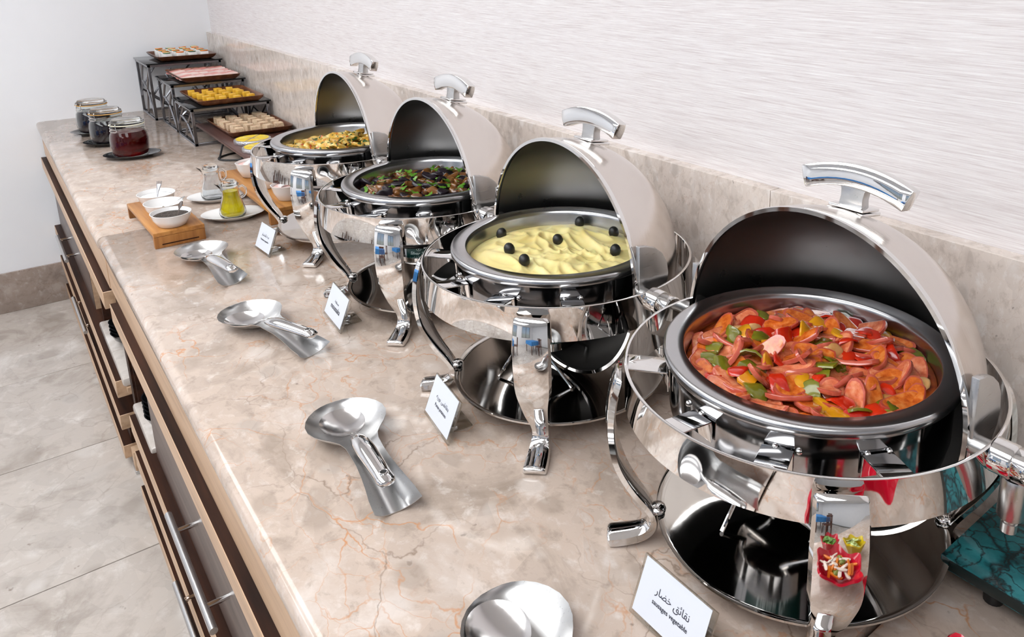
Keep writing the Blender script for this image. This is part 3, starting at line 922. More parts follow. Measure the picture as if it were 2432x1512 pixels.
for i in range(8):
    sl.append(pillow(oval(rnd.uniform(0.024, 0.033), rnd.uniform(0.0115, 0.0155), 18, 2.5, 0.03, rnd), 0.0065, rnd.uniform(3, 9), rnd.uniform(-6, 10), rnd.uniform(-4, 4), rings=(0.5, 0.86, 0.98), lumpy=0.0012, seed=i, skin=True).mesh('sausage_slice', [M['sausage_a' if i % 2 else 'sausage_b'], M['sausage_skin']], smooth=60))
pp = {}
for cn in ('red', 'yellow', 'green'):
    pp[cn] = [pillow(oval(rnd.uniform(0.014, 0.021), rnd.uniform(0.011, 0.0155), 14, 3.2, 0.10, rnd), 0.0042, rnd.uniform(-30, -12), rnd.uniform(-8, 8), 4, lumpy=0.0012, seed=20 + i).mesh('pepper_piece', M['pepper_' + cn], smooth=60) for i in range(4)]
on = [pillow(oval(rnd.uniform(0.015, 0.022), rnd.uniform(0.008, 0.011), 14, 2.0, 0.06, rnd), 0.0030, rnd.uniform(-26, -14), -14, 0, lumpy=0.001, seed=40 + i).mesh('onion_piece', M['onion'], smooth=60) for i in range(3)]
pts = scatter(rnd, 210, 0.143, 0.0160, 14000)
for i, (x, y) in enumerate(pts):
    q = rnd.random()
    ra = math.hypot(x, y)
    z = 0.2735 + 0.010 * (1 - (ra / 0.15) ** 2) + rnd.uniform(-0.006, 0.005)
    rot = (rnd.gauss(0, 0.42), rnd.gauss(0, 0.36), rnd.uniform(0, 2 * PI))
    if ra > 0.118:
        rot = (rot[0] * 0.5, rot[1] * 0.5, math.atan2(y, x) + PI / 2 + rnd.uniform(-0.5, 0.5))
        z = min(z, 0.2765)
    loc = (k4[0] + x, k4[1] + y, z)
    if q < 0.53:
        si = rnd.randrange(8)
        tag(obj('sausage_slice', sl[si], None, loc, rot), ('pale pink' if si % 2 else 'sauce-stained orange') + ' slanted sausage slice lying among the peppers', 'sausage', ('pale pink' if si % 2 else 'orange') + ' sausage slices in the chafing dish')
    elif q < 0.93:
        cn = rnd.choice(('red', 'yellow', 'green', 'green', 'red', 'yellow', 'green'))
        tag(obj('pepper_piece', rnd.choice(pp[cn]), None, (loc[0], loc[1], loc[2] + 0.0045), rot), 'glossy %s pepper piece among the sausage slices' % cn, 'pepper', '%s pepper pieces in the chafing dish' % cn)
    else:
        tag(obj('onion_piece', rnd.choice(on), None, (loc[0], loc[1], loc[2] + 0.003), rot), 'pale curved onion piece among the sausage slices', 'onion', 'onion pieces in the chafing dish')

# --- mashed potato with olives
k3 = CH[2]
M['mash'] = noisy('mashed_potato', (1, 1, 1), 22, [(0.3, (0.77, 0.625, 0.23)), (0.7, (0.83, 0.73, 0.36))], 0.10, 0.002, rough=0.40, sss=0.25, ssss=0.015)
M['olive'] = flat('black_olive', (0.010, 0.010, 0.010), rough=0.42)
def mash_h(x, y):
    p = Vector((x * 13 + 2.0 * y, y * 9, 0.0))
    w = mnoise.noise_vector(p * 0.9) * 0.55
    q = Vector((x * 26 + w.x * 2, y * 17 + w.y * 2, 4.0))
    r1 = 1 - abs(mnoise.noise(q))
    r2 = 1 - abs(mnoise.noise(q * 2.1 + Vector((5, 1, 2))))
    h = 0.0085 * r1 ** 3 + 0.0040 * r2 ** 3 + 0.004 * mnoise.noise(Vector((x * 12, y * 12, 7)))
    e = max(0.0, 1 - (math.hypot(x, y) / 0.159) ** 6)
    return 0.268 + (h * 1.15 + 0.004) * e
ma = surf(0.159, mash_h, 150, 75).build('mashed_potato', M['mash'], None, (k3[0], k3[1], 0), smooth=180)
tag(ma, 'creamy yellow mashed potato with swirled peaks in a round pan', 'mashed potato')
ol = MB().lathe([(0, -0.010), (0.0065, -0.0085), (0.0092, -0.004), (0.0098, 0.001), (0.0088, 0.006), (0.0062, 0.0098), (0.0030, 0.0118), (0.0, 0.0122)], 20).mesh('black_olive', M['olive'])
for (x, y) in ((-0.040, 0.134), (0.026, 0.036), (0.115, 0.085), (0.127, -0.010), (0.068, -0.086), (-0.085, 0.032), (-0.089, -0.023)):
    x, y = x * 0.97, y * 0.97
    o = obj('black_olive', ol, None, (k3[0] + x, k3[1] + y, mash_h(x, y) + 0.0062), (rnd.uniform(-0.25, 0.25), rnd.uniform(-0.25, 0.25), 0), (1.0, 1.0, 1.0))
    tag(o, 'whole black olive pressed into the mashed potato', 'olive', 'black olives on the mashed potato')

# --- moussaka
rnd = random.Random(9)
k2_ = CH[1]
M['mince'] = food_mat('brown_meat_sauce', [(0.3, (0.045, 0.012, 0.004)), (0.5, (0.14, 0.04, 0.012)), (0.75, (0.28, 0.10, 0.03))], 90, rough=0.2, coat=0.5)
M['aubergine'] = food_mat('aubergine_skin', [(0.3, (0.008, 0.006, 0.009)), (0.7, (0.028, 0.018, 0.026))], 20, rough=0.30, coat=0.15, sss=0.0, spec=0.35)
M['aubergine_flesh'] = food_mat('cooked_aubergine', [(0.3, (0.10, 0.032, 0.008)), (0.7, (0.26, 0.115, 0.03))], 50, rough=0.2, coat=0.5)
M['parsley'] = food_mat('parsley', [(0.3, (0.03, 0.12, 0.008)), (0.7, (0.16, 0.38, 0.03))], 60, rough=0.4, coat=0.1)
def moussaka_h(x, y):
    p = Vector((x, y, 2.0))
    e = max(0.0, 1 - (math.hypot(x, y) / 0.158) ** 4)
    return 0.264 + e * (0.012 + 0.009 * mnoise.noise(p * 26) + 0.006 * mnoise.noise(p * 70))
mo = surf(0.158, moussaka_h, 100, 45).build('meat_sauce', M['mince'], None, (k2_[0], k2_[1], 0), smooth=180)
tag(mo, 'lumpy dark brown moussaka sauce filling a round pan', 'moussaka')
eg = [pillow(oval(rnd.uniform(0.018, 0.028), rnd.uniform(0.011, 0.016), 14, 2.4, 0.08, rnd), 0.008, rnd.uniform(-14, 10), rnd.uniform(-12, 4), 4, lumpy=0.0025, seed=60 + i).mesh('aubergine_piece', M['aubergine'], smooth=60) for i in range(6)]
ef = [pillow(oval(rnd.uniform(0.012, 0.02), rnd.uniform(0.009, 0.013), 14, 2.2, 0.12, rnd), 0.011, rnd.uniform(-10, 8), 0, 4, lumpy=0.006, seed=70 + i).mesh('stew_piece', M['aubergine_flesh'], smooth=60) for i in range(5)]
for (x, y) in scatter(rnd, 95, 0.142, 0.0215, 9000):
    z = moussaka_h(x, y) + 0.0035
    rot = (rnd.gauss(0, 0.35), rnd.gauss(0, 0.3), rnd.uniform(0, 2 * PI))
    if rnd.random() < 0.45:
        tag(obj('aubergine_piece', rnd.choice(eg), None, (k2_[0] + x, k2_[1] + y, z), rot), 'dark purple-black aubergine piece in the moussaka', 'aubergine', 'aubergine pieces in the moussaka')
    else:
        tag(obj('stew_piece', rnd.choice(ef), None, (k2_[0] + x, k2_[1] + y, z), rot), 'brown soft-cooked vegetable lump in the moussaka', 'vegetable', 'cooked vegetable lumps in the moussaka')
lf = []
for i in range(5):
    n = 18
    outl = [((0.0085 + 0.0035 * math.cos(3 * a + i) + 0.0016 * math.cos(8 * a)) * math.cos(a), (0.0065 + 0.0025 * math.cos(3 * a + i) + 0.0014 * math.cos(7 * a)) * math.sin(a)) for a in (2 * PI * q / n for q in range(n))]
    lf.append(pillow(outl, 0.0010, rnd.uniform(-30, 30), rnd.uniform(-30, 30), 20, seed=80 + i).mesh('parsley_leaf', M['parsley'], smooth=60))
stem = MB().tube([(-0.012, 0, 0), (0, 0.002, 0.001), (0.012, 0.0, 0)], 0.0009, 6).mesh('parsley_stem', M['parsley'])
for i, (x, y) in enumerate(scatter(rnd, 100, 0.138, 0.011, 9000)):
    if mnoise.noise(Vector((x * 14, y * 14, 8))) < -0.22:
        continue
    o = obj('parsley_leaf', stem if i % 6 == 0 else rnd.choice(lf), None, (k2_[0] + x, k2_[1] + y, moussaka_h(x, y) + 0.0100), (rnd.gauss(0, 0.35), rnd.gauss(0, 0.35), rnd.uniform(0, 6.3)))
    o.scale = (1.1,) * 3 if i % 3 else (0.8,) * 3
    tag(o, 'chopped bright green parsley bit scattered on the moussaka', 'parsley', 'parsley bits on the moussaka')

# --- omelette
rnd = random.Random(12)
k1 = CH[0]
m, nt, b = nodes('herb_omelette')
v = coords(nt, (1, 1, 1), rnd=True)
n1 = noise(nt, v, 55, 5)
col = ramp(nt, n1, [(0.3, (0.48, 0.20, 0.02)), (0.48, (0.70, 0.42, 0.06)), (0.65, (0.80, 0.66, 0.28)), (0.8, (0.82, 0.76, 0.55))])
col = mixc(nt, ramp(nt, noise(nt, v, 75, 3), [(0.54, (0, 0, 0)), (0.60, (1, 1, 1))]), col, (0.035, 0.085, 0.015))
col = mixc(nt, ramp(nt, noise(nt, v, 70, 2, 0.5, 0.7), [(0.62, (0, 0, 0)), (0.67, (1, 1, 1))]), col, (0.55, 0.08, 0.02))
nt.links.new(col, b.inputs['Base Color'])
bump(nt, b, n1, 0.4, 0.003)
setp(b, rough=0.38, coat=0.15, sss=0.1, ssss=0.01)
M['omelette'] = m
def om_h(x, y):
    return 0.255 + max(0.0, 1 - (math.hypot(x, y) / 0.155) ** 4) * (0.012 + 0.006 * mnoise.noise(Vector((x, y, 4)) * 30))
om = surf(0.157, om_h, 80, 30).build('omelette_bed', M['omelette'], None, (k1[0], k1[1], 0), smooth=180)
tag(om, 'yellow herb omelette layer covering the pan floor', 'omelette')
op = [pillow(oval(rnd.uniform(0.022, 0.032), rnd.uniform(0.015, 0.022), 14, 4.0, 0.08, rnd), 0.012, rnd.uniform(-6, 4), 0, 3, rings=(0.5, 0.90, 0.99), lumpy=0.0040, edge=0.42, seed=90 + i).mesh('omelette_piece', M['omelette'], smooth=60) for i in range(7)]
for (x, y) in scatter(rnd, 44, 0.132, 0.030, 9000):
    ra = math.hypot(x - 0.03, y - 0.01)
    z = om_h(x, y) + 0.006 + 0.016 * max(0, 1 - (ra / 0.11) ** 2)
    o = obj('omelette_piece', rnd.choice(op), None, (k1[0] + x, k1[1] + y, z), (rnd.gauss(0, 0.3), rnd.gauss(0, 0.3), rnd.uniform(0, 6.3)))
    tag(o, 'cut piece of yellow herb omelette in the chafing dish', 'omelette', 'omelette pieces in the chafing dish')

# ------------------------------------------------------------------ spoon rests and spoons
def spoon_rest_mesh():
    # local: bowl centre at origin, tail towards -Y; hw half width, ze edge height, zc centre height
    st = [(0.0665, 0.0, 0.030, 0.030), (0.0655, 0.014, 0.0300, 0.0265), (0.062, 0.026, 0.0300, 0.0215), (0.055, 0.0385, 0.0302, 0.0150), (0.043, 0.0505, 0.0305, 0.0090), (0.028, 0.0595, 0.031, 0.0055), (0.010, 0.0650, 0.0315, 0.0035), (-0.010, 0.0650, 0.0320, 0.0035),
          (-0.028, 0.0595, 0.0325, 0.0055), (-0.044, 0.0500, 0.033, 0.0095), (-0.058, 0.0395, 0.0335, 0.0145), (-0.072, 0.0310, 0.0340, 0.0195), (-0.090, 0.0265, 0.0345, 0.0235), (-0.115, 0.0255, 0.0335, 0.0240), (-0.145, 0.0255, 0.0335, 0.0205),
          (-0.175, 0.0275, 0.0325, 0.0145), (-0.205, 0.0305, 0.0310, 0.0080), (-0.228, 0.0335, 0.0290, 0.0035), (-0.238, 0.0350, 0.0275, 0.0020)]
    NV = 16
    top = []
    for (y, hw, ze, zc) in st:
        row = []
        for i in range(NV + 1):
            s = -1 + 2 * i / NV
            row.append((hw * s, y, zc + (ze - zc) * abs(s) ** 2.2 if hw > 0 else ze))
        top.append(row)
    # tail end is notched: corners reach further than the middle
    top[-1] = [(x, y - 0.020 * (abs(x) / 0.0350) ** 2, z) for (x, y, z) in top[-1]]
    mb = MB()
    mb.loft(top, closed=False)
    th = 0.0013
    nv = len(mb.v)
    bot = [[(x, y, z - th) for (x, y, z) in row] for row in top]
    b2 = MB().loft(bot, closed=False)
    fs = [tuple(reversed(f)) for f in b2.f]
    o = nv
    mb.add(b2.v, fs)
    W = NV + 1
    K = len(top)
    side = []
    for k in range(K - 1):
        side.append((k * W, (k + 1) * W, o + (k + 1) * W, o + k * W))
        side.append((k * W + NV, o + k * W + NV, o + (k + 1) * W + NV, (k + 1) * W + NV))
    for i in range(NV):
        side.append(((K - 1) * W + i, (K - 1) * W + i + 1, o + (K - 1) * W + i + 1, o + (K - 1) * W + i))
    mb.f += side
    mb.m += [0] * len(side)
    return mb

def make_spoon(slots=False):
    # local: bowl centre at origin, handle towards -Y; bowl opening up
    parts = []
    bl = MB()
    n, rings = 36, 9
    A, Bq, D = 0.048, 0.036, 0.011
    vs = [(0, 0, -D)]
    fs = []
    skip = set()
    for k in range(1, rings + 1):
        s = k / rings
        for i in range(n):
            a = 2 * PI * i / n
            vs.append((Bq * s * math.cos(a), A * s * math.sin(a) * (1 - 0.06 * math.sin(a)), -D * (1 - s * s) ** 0.8))
    fs += [(0, 1 + i, 1 + (i + 1) % n) for i in range(n)]
    for k in range(rings - 1):
        for i in range(n):
            if slots and k in (4, 5) and (i % 9) in (0, 1, 2):
                continue
            j = (i + 1) % n
            fs.append((1 + k * n + i, 1 + (k + 1) * n + i, 1 + (k + 1) * n + j, 1 + k * n + j))
    bl.add(vs, fs)
    o = len(bl.v)
    lo = [(x, y, z - 0.0014) for (x, y, z) in vs]
    bl.add(lo, [tuple(reversed(f)) for f in fs])
    b0 = 1 + (rings - 1) * n
    rimf = [(b0 + i, b0 + (i + 1) % n, o + b0 + (i + 1) % n, o + b0 + i) for i in range(n)]
    bl.f += rimf
    bl.m += [0] * n
    if slots:
        # walls of the slots
        from collections import Counter
        ec = {}
        for f in fs:
            for q in range(len(f)):
                e = tuple(sorted((f[q], f[(q + 1) % len(f)])))
                ec[e] = ec.get(e, 0) + 1
        wl = [(a_, b_, o + b_, o + a_) for (a_, b_), c_ in ec.items() if c_ == 1 and not (a_ >= b0 and b_ >= b0)]
        bl.f += wl
        bl.m += [0] * len(wl)
    # handle: flat neck swelling to a hollow rounded grip
    hs = [(-0.044, 0.0065, 0.0016, 0.000), (-0.062, 0.0058, 0.0018, 0.007), (-0.078, 0.0062, 0.0030, 0.010), (-0.086, 0.0119, 0.0066, 0.0105), (-0.105, 0.0147, 0.0090, 0.0108), (-0.135, 0.0153, 0.0098, 0.0100), (-0.170, 0.0140, 0.0094, 0.0080), (-0.200, 0.0135, 0.0090, 0.0060), (-0.216, 0.0137, 0.0086, 0.0048), (-0.223, 0.0112, 0.0066, 0.0044), (-0.226, 0.004, 0.002, 0.0042)]
    secs = []
    for (y, hw, hh, z) in hs:
        secs.append([(hw * math.cos(a), y, z + hh * math.sin(a)) for a in (2 * PI * i / 18 for i in range(18))])
    hl = MB().loft(secs)
    ring = MB().tube([(0.0058 * math.cos(a), -0.208 + 0.0058 * math.sin(a), 0.0146) for a in (2 * PI * i / 18 for i in range(18))], 0.0011, 8, closed=True)
    disc = MB().lathe([(0, 0.0149), (0.0052, 0.0149)], 18, (0, -0.208, 0))
    return bl, hl, ring, disc
M['hole'] = flat('dark_hole', (0.01, 0.01, 0.01), rough=0.5)
SR = [(0.392, 2.232, R(3), 'brushed steel spoon rest holding a slotted spoon, near the bamboo board'),
      (0.382, 1.737, R(12), 'brushed steel spoon rest beside the moussaka card'),
      (0.389, 1.193, R(-5), 'brushed steel spoon rest beside the puree potatoes card'),
      (0.383, 0.648, R(-4), 'brushed steel spoon rest beside the sausages vegetable card')]
SP = [(0.372, 2.195, R(10), 'slotted serving spoon with thick hollow handle lying in a spoon rest', True),
      (0.363, 1.712, R(21), 'serving spoon with hollow handle in the rest beside the moussaka card', False),
      (0.381, 1.190, R(-4), 'serving spoon with hollow handle in the rest beside the puree potatoes card', False),
      (0.364, 0.660, R(-6), 'serving spoon in the rest beside the sausages vegetable card', False)]
rest_me = spoon_rest_mesh().mesh('spoon_rest', M['steel'], smooth=60)
for (x, y, a, lb) in SR:
    tag(obj('spoon_rest', rest_me, None, (x, y, 0), (0, 0, a)), lb, 'spoon rest', 'spoon rests along the counter')
M['spoon_steel'] = brushed('spoon_steel', (0.66, 0.64, 0.63), 0.19, (6, 120, 120), 0.06)
for (x, y, a, lb, sl_) in SP:
    t = thing('serving_spoon', lb, 'spoon', (x, y, 0.0300), a, 'serving spoons in the rests')
    t.rotation_euler = (R(-3.0), 0, a)
    bl, hl, ring, disc = make_spoon(sl_)
    bl.build('spoon_bowl', M['spoon_steel'], t, smooth=60)
    h = hl.build('handle', M['chrome'], t, smooth=50)
    ring.build('hole_rim', M['chrome'], h)
    disc.build('hanging_hole', M['hole'], h, smooth=0)

# ------------------------------------------------------------------ condiments on bamboo boards
def bamboo_board(x0, x1, y0, y1, z, label, leg=0.016):
    t = thing('bamboo_board', label, 'serving board', ((x0 + x1) / 2, (y0 + y1) / 2, 0), 0)
    hx, hy = (x1 - x0) / 2, (y1 - y0) / 2
    MB().box(-hx, hx, -hy, hy, z - 0.012, z).build('board_top', M['bamboo'], t, bevel=0.0015)
    for s in (-1, 1):
        ya, yb = (s * hy, s * (hy - leg))
        g = MB().box(-hx, hx, min(ya, yb), max(ya, yb), 0, z - 0.0122).build('end_leg', M['bamboo_end'], t, bevel=0.0015)
        MB().box(-hx * 0.72, hx * 0.72, s * hy - 0.0006, s * hy + 0.0006, 0.009, 0.012).build('groove', M['dark_wood'], g, smooth=0)
    return t
bl_ = bamboo_board(0.303, 0.434, 2.400, 2.772, 0.046, 'small bamboo board stand carrying three white oval spice dishes')
bl_.rotation_euler = (0, 0, R(1.5))
br_ = bamboo_board(0.618, 0.80, 2.400, 2.975, 0.050, 'long bamboo board stand behind the jugs, carrying white sauce bowls')

def oval_dish(x, y, z, a, b, h, rz, label, fill, fmat, ftag, spoon=None, group='white oval spice dishes'):
    prof = [(0, 0.003), (0.62, 0.0), (0.70, 0.002), (0.90, h * 0.55), (0.985, h * 0.97), (1.0, h), (0.965, h * 1.01), (0.93, h * 0.93), (0.82, h * 0.45), (0.62, 0.008), (0, 0.008)]
    o = MB().lathe(prof, 48, sx=a, sy=b).build('oval_dish', M['white_china'], None, (x, y, z), (0, 0, rz), smooth=50)
    tag(o, label, 'dish', group)
    if fill:
        s = 0.80 + 0.13 * fill
        hh = h * (0.45 + 0.45 * fill)
        n, rings = 40, 8
        vs, fs = [(0, 0, hh + 0.003)], []
        for k in range(1, rings + 1):
            for i in range(n):
                t = 2 * PI * i / n
                px, py = a * s * k / rings * math.cos(t), b * s * k / rings * math.sin(t)
                bumpz = 0.0025 * mnoise.noise(Vector((px * 60 + x * 9, py * 60 + y * 9, 1))) * (1 if k < rings else 0)
                vs.append((px, py, hh + bumpz))
        fs += [(0, 1 + i, 1 + (i + 1) % n) for i in range(n)]
        for k in range(rings - 1):
            for i in range(n):
                j = (i + 1) % n
                fs.append((1 + k * n + i, 1 + (k + 1) * n + i, 1 + (k + 1) * n + j, 1 + k * n + j))
        last = len(vs)
        vs.append((0, 0, 0.009))
        bb = 1 + (rings - 1) * n
        fs += [(last, bb + (i + 1) % n, bb + i) for i in range(n)]
        f = MB().add(vs, fs).build(ftag[0], fmat, None, (x, y, z), (0, 0, rz), smooth=180)
        tag(f, ftag[1], ftag[2])
    return o
M['pepper_pow'] = noisy('ground_black_pepper', (1, 1, 1), 300, [(0.35, (0.012, 0.010, 0.009)), (0.65, (0.10, 0.075, 0.06))], 0.5, 0.002, rough=0.9)
M['salt'] = flat('white_salt', (0.85, 0.85, 0.86), rough=0.7)
M['cumin'] = noisy('brown_spice', (1, 1, 1), 260, [(0.35, (0.05, 0.032, 0.006)), (0.65, (0.20, 0.13, 0.03))], 0.5, 0.002, rough=0.9)
ZB = 0.046
oval_dish(0.372, 2.698, ZB, 0.053, 0.058, 0.038, 0, 'white oval dish of salt with a small fork, on the bamboo board', 0.55, M['salt'], ('salt', 'white salt heaped in the oval dish', 'salt'))
oval_dish(0.370, 2.576, ZB, 0.053, 0.058, 0.038, 0, 'white oval dish with a little brown spice, on the bamboo board', 0, None, None)
oval_dish(0.367, 2.456, ZB, 0.053, 0.058, 0.038, 0, 'white oval dish of ground black pepper, on the bamboo board', 0.62, M['pepper_pow'], ('ground_pepper', 'dark ground black pepper filling the oval dish', 'pepper'))
sp_ = MB()
vs, fs = [], []
hp = surf(0.030, lambda x, y: 0.2375 + 0.017 * max(0, 1 - math.hypot(x, y) / 0.030) + 0.004 * mnoise.noise(Vector((x, y, 0)) * 120) * (1 if math.hypot(x, y) < 0.028 else 0), 28, 10)
hp.v = [(x, y * 0.8, z - 0.2375 + 0.009) for x, y, z in hp.v]
tag(hp.build('spice_heap', M['cumin'], None, (0.366, 2.572, ZB), smooth=180), 'small heap of brown ground spice in the middle oval dish', 'spice')
def mini_spoon(x, y, z, rz, tilt, label, mat, forked=False):
    hs = [(0.0, 0.0015, 0.0009), (0.02, 0.0016, 0.001), (0.036, 0.003, 0.001), (0.044, 0.0066, 0.0012), (0.054, 0.0078, 0.0012), (0.062, 0.006, 0.0011), (0.066, 0.002, 0.0008)]
    if forked:
        hs = [(0.0, 0.002, 0.0009), (0.02, 0.003, 0.001), (0.036, 0.006, 0.001), (0.050, 0.0085, 0.001), (0.056, 0.009, 0.0009)]
    mb = MB().loft([[(hw * math.cos(a), yy, hh * math.sin(a)) for a in (2 * PI * i / 10 for i in range(10))] for (yy, hw, hh) in hs])
    if forked:
        for i in range(4):
            xx = -0.0072 + 0.0048 * i
            mb.tube([(xx, 0.055, 0), (xx * 1.12, 0.068, 0.0005)], 0.0011, 6)
    o = mb.build('mini_spoon', mat, None, (x, y, z), (tilt, 0, rz))
    o.scale = (0.8, 0.8, 0.8)
    return tag(o, label, 'spoon')
M['horn'] = flat('brown_horn', (0.055, 0.028, 0.018), rough=0.3)
mini_spoon(0.372, 2.690, ZB + 0.026, R(-30), R(50), 'tiny steel fork standing in the dish of salt', M['gunmetal'], True)
mini_spoon(0.380, 2.560, ZB + 0.026, R(-78), R(22), 'tiny steel spoon leaning across the brown spice dish', M['steel'])
mini_spoon(0.378, 2.440, ZB + 0.022, R(-40), R(48), 'tiny brown spoon stuck in the ground black pepper', M['horn'])

def plate(x, y, a, b, h, rz, mat, name, label, cat, group):
    prof = [(0, 0.004), (0.55, 0.002), (0.60, 0.0), (0.66, 0.002), (0.86, h * 0.62), (0.985, h * 0.96), (1.0, h), (0.97, h * 1.0), (0.84, h * 0.78), (0.62, 0.007), (0, 0.007)]
    return tag(MB().lathe(prof, 56, sx=a, sy=b).build(name, mat, None, (x, y, 0), (0, 0, rz), smooth=50), label, cat, group)
plate(0.553, 2.560, 0.092, 0.068, 0.017, R(-22), M['white_china'], 'oval_saucer', 'white oval saucer under the olive oil jug', 'saucer', 'white oval saucers')
plate(0.558, 2.795, 0.088, 0.066, 0.017, R(-22), M['white_china'], 'oval_saucer', 'white oval saucer under the clear vinegar jug', 'saucer', 'white oval saucers')

M['oil'] = flat('olive_oil', (0.92, 0.78, 0.01), rough=0.02, trans=0.55, ior=1.2)
M['vinegar'] = flat('clear_vinegar', (0.90, 0.91, 0.94), rough=0.02, trans=0.85, ior=1.15)
def jug(x, y, z, rz, label, liq, lname, llabel, lcat):
    t = thing('glass_jug', label, 'jug', (x, y, z), rz, 'small glass oil and vinegar jugs')
    outer = [(0.0, 0.0), (0.030, 0.0), (0.036, 0.004), (0.0385, 0.014), (0.0375, 0.024), (0.0335, 0.038), (0.0285, 0.054), (0.0248, 0.070), (0.0238, 0.082), (0.0250, 0.094), (0.0272, 0.104)]
    inner = [(r - 0.0026, z_ + (0.004 if k < 3 else 0)) for k, (r, z_) in enumerate(outer)][::-1]
    inner[-1] = (0.0, 0.004)
    mb = MB().lathe(outer + inner, 40)
    vs = []
    for (px, py, pz) in mb.v:      # pulled spout towards -X
        if pz > 0.085 and px < -0.012:
            k = (pz - 0.085) / 0.019 * max(0.0, (-px - 0.012) / 0.014)
            px -= 0.014 * k
            pz += 0.004 * k
            py *= 1 - 0.35 * k
        vs.append((px, py, pz))
    mb.v = vs
    mb.build('jug_body', M['glass'], t, smooth=60)
    hp_ = [(0.0240, 0, 0.094), (0.036, 0, 0.097), (0.044, 0, 0.088), (0.043, 0, 0.072), (0.035, 0, 0.062), (0.0275, 0, 0.060)]
    MB().tube(hp_, 0.0038, 10).build('handle', M['glass'], t, smooth=60)
    MB().lathe([(0, 0.096), (0.019, 0.096), (0.0222, 0.099), (0.0235, 0.105), (0.0215, 0.112), (0.015, 0.1185), (0.007, 0.121), (0, 0.1215)], 32).build('stopper', M['glass'], t, smooth=60)
    lp = [(0.0, 0.0045), (0.0272, 0.0045), (0.0325, 0.008), (0.0345, 0.015), (0.0337, 0.024), (0.0298, 0.038), (0.0250, 0.054), (0.0216, 0.068), (0.0208, 0.080), (0.0212, 0.084), (0.0, 0.084)]
    o = MB().lathe(lp, 36).build(lname, liq, None, (x, y, z), smooth=50)
    tag(o, llabel, lcat)
    return t
jug(0.550, 2.548, 0.0072, R(-20), 'small stoppered glass jug of golden olive oil on a white saucer', M['oil'], 'olive_oil', 'golden yellow olive oil filling the glass jug', 'oil')
jug(0.553, 2.800, 0.0072, R(-20), 'small stoppered glass jug of clear vinegar on a white saucer', M['vinegar'], 'vinegar', 'clear vinegar filling the glass jug', 'vinegar')
M['pink_sauce'] = flat('pink_sauce', (0.80, 0.52, 0.47), rough=0.3, sss=0.2, ssss=0.01)
M['green_sauce'] = flat('green_sauce', (0.42, 0.55, 0.16), rough=0.3, sss=0.2, ssss=0.01)
def sauce_bowl(x, y, r, h, label, mat, nm, lb, spoonrot):
    oval_dish(x, y, 0.05, r, r * 0.82, h, R(20), label, 0.9, mat, (nm, lb, 'sauce'), group='white sauce bowls on the long bamboo board')
    s = MB().loft([[(hw * math.cos(a), yy, zz + hh * math.sin(a)) for a in (2 * PI * i / 12 for i in range(12))] for (yy, hw, hh, zz) in ((-0.035, 0.012, 0.004, 0.0), (-0.01, 0.010, 0.004, 0.008), (0.02, 0.008, 0.0045, 0.012), (0.05, 0.0075, 0.0045, 0.014), (0.07, 0.008, 0.0045, 0.014), (0.074, 0.004, 0.002, 0.014))])
    o = s.build('china_spoon', M['white_china'], None, (x, y, 0.05 + h * 0.93), (0, 0, spoonrot), smooth=60)
    tag(o, 'white china spoon resting in the %s bowl' % nm.replace('_', ' '), 'spoon', 'white china spoons in the sauce bowls')
sauce_bowl(0.700, 2.845, 0.062, 0.052, 'white sauce bowl with pale pink sauce, on the far end of the bamboo board', M['pink_sauce'], 'pink_sauce', 'pale pink sauce in the far white bowl', R(-60))
sauce_bowl(0.695, 2.660, 0.048, 0.048, 'small white sauce bowl with green sauce, in the middle of the bamboo board', M['green_sauce'], 'green_sauce', 'light green sauce in the small white bowl', R(-70))
sauce_bowl(0.712, 2.485, 0.062, 0.050, 'white sauce bowl with rosy sauce, behind the leg of the omelette dish', M['pink_sauce'], 'rosy_sauce', 'rosy sauce in the near white bowl', R(-80))

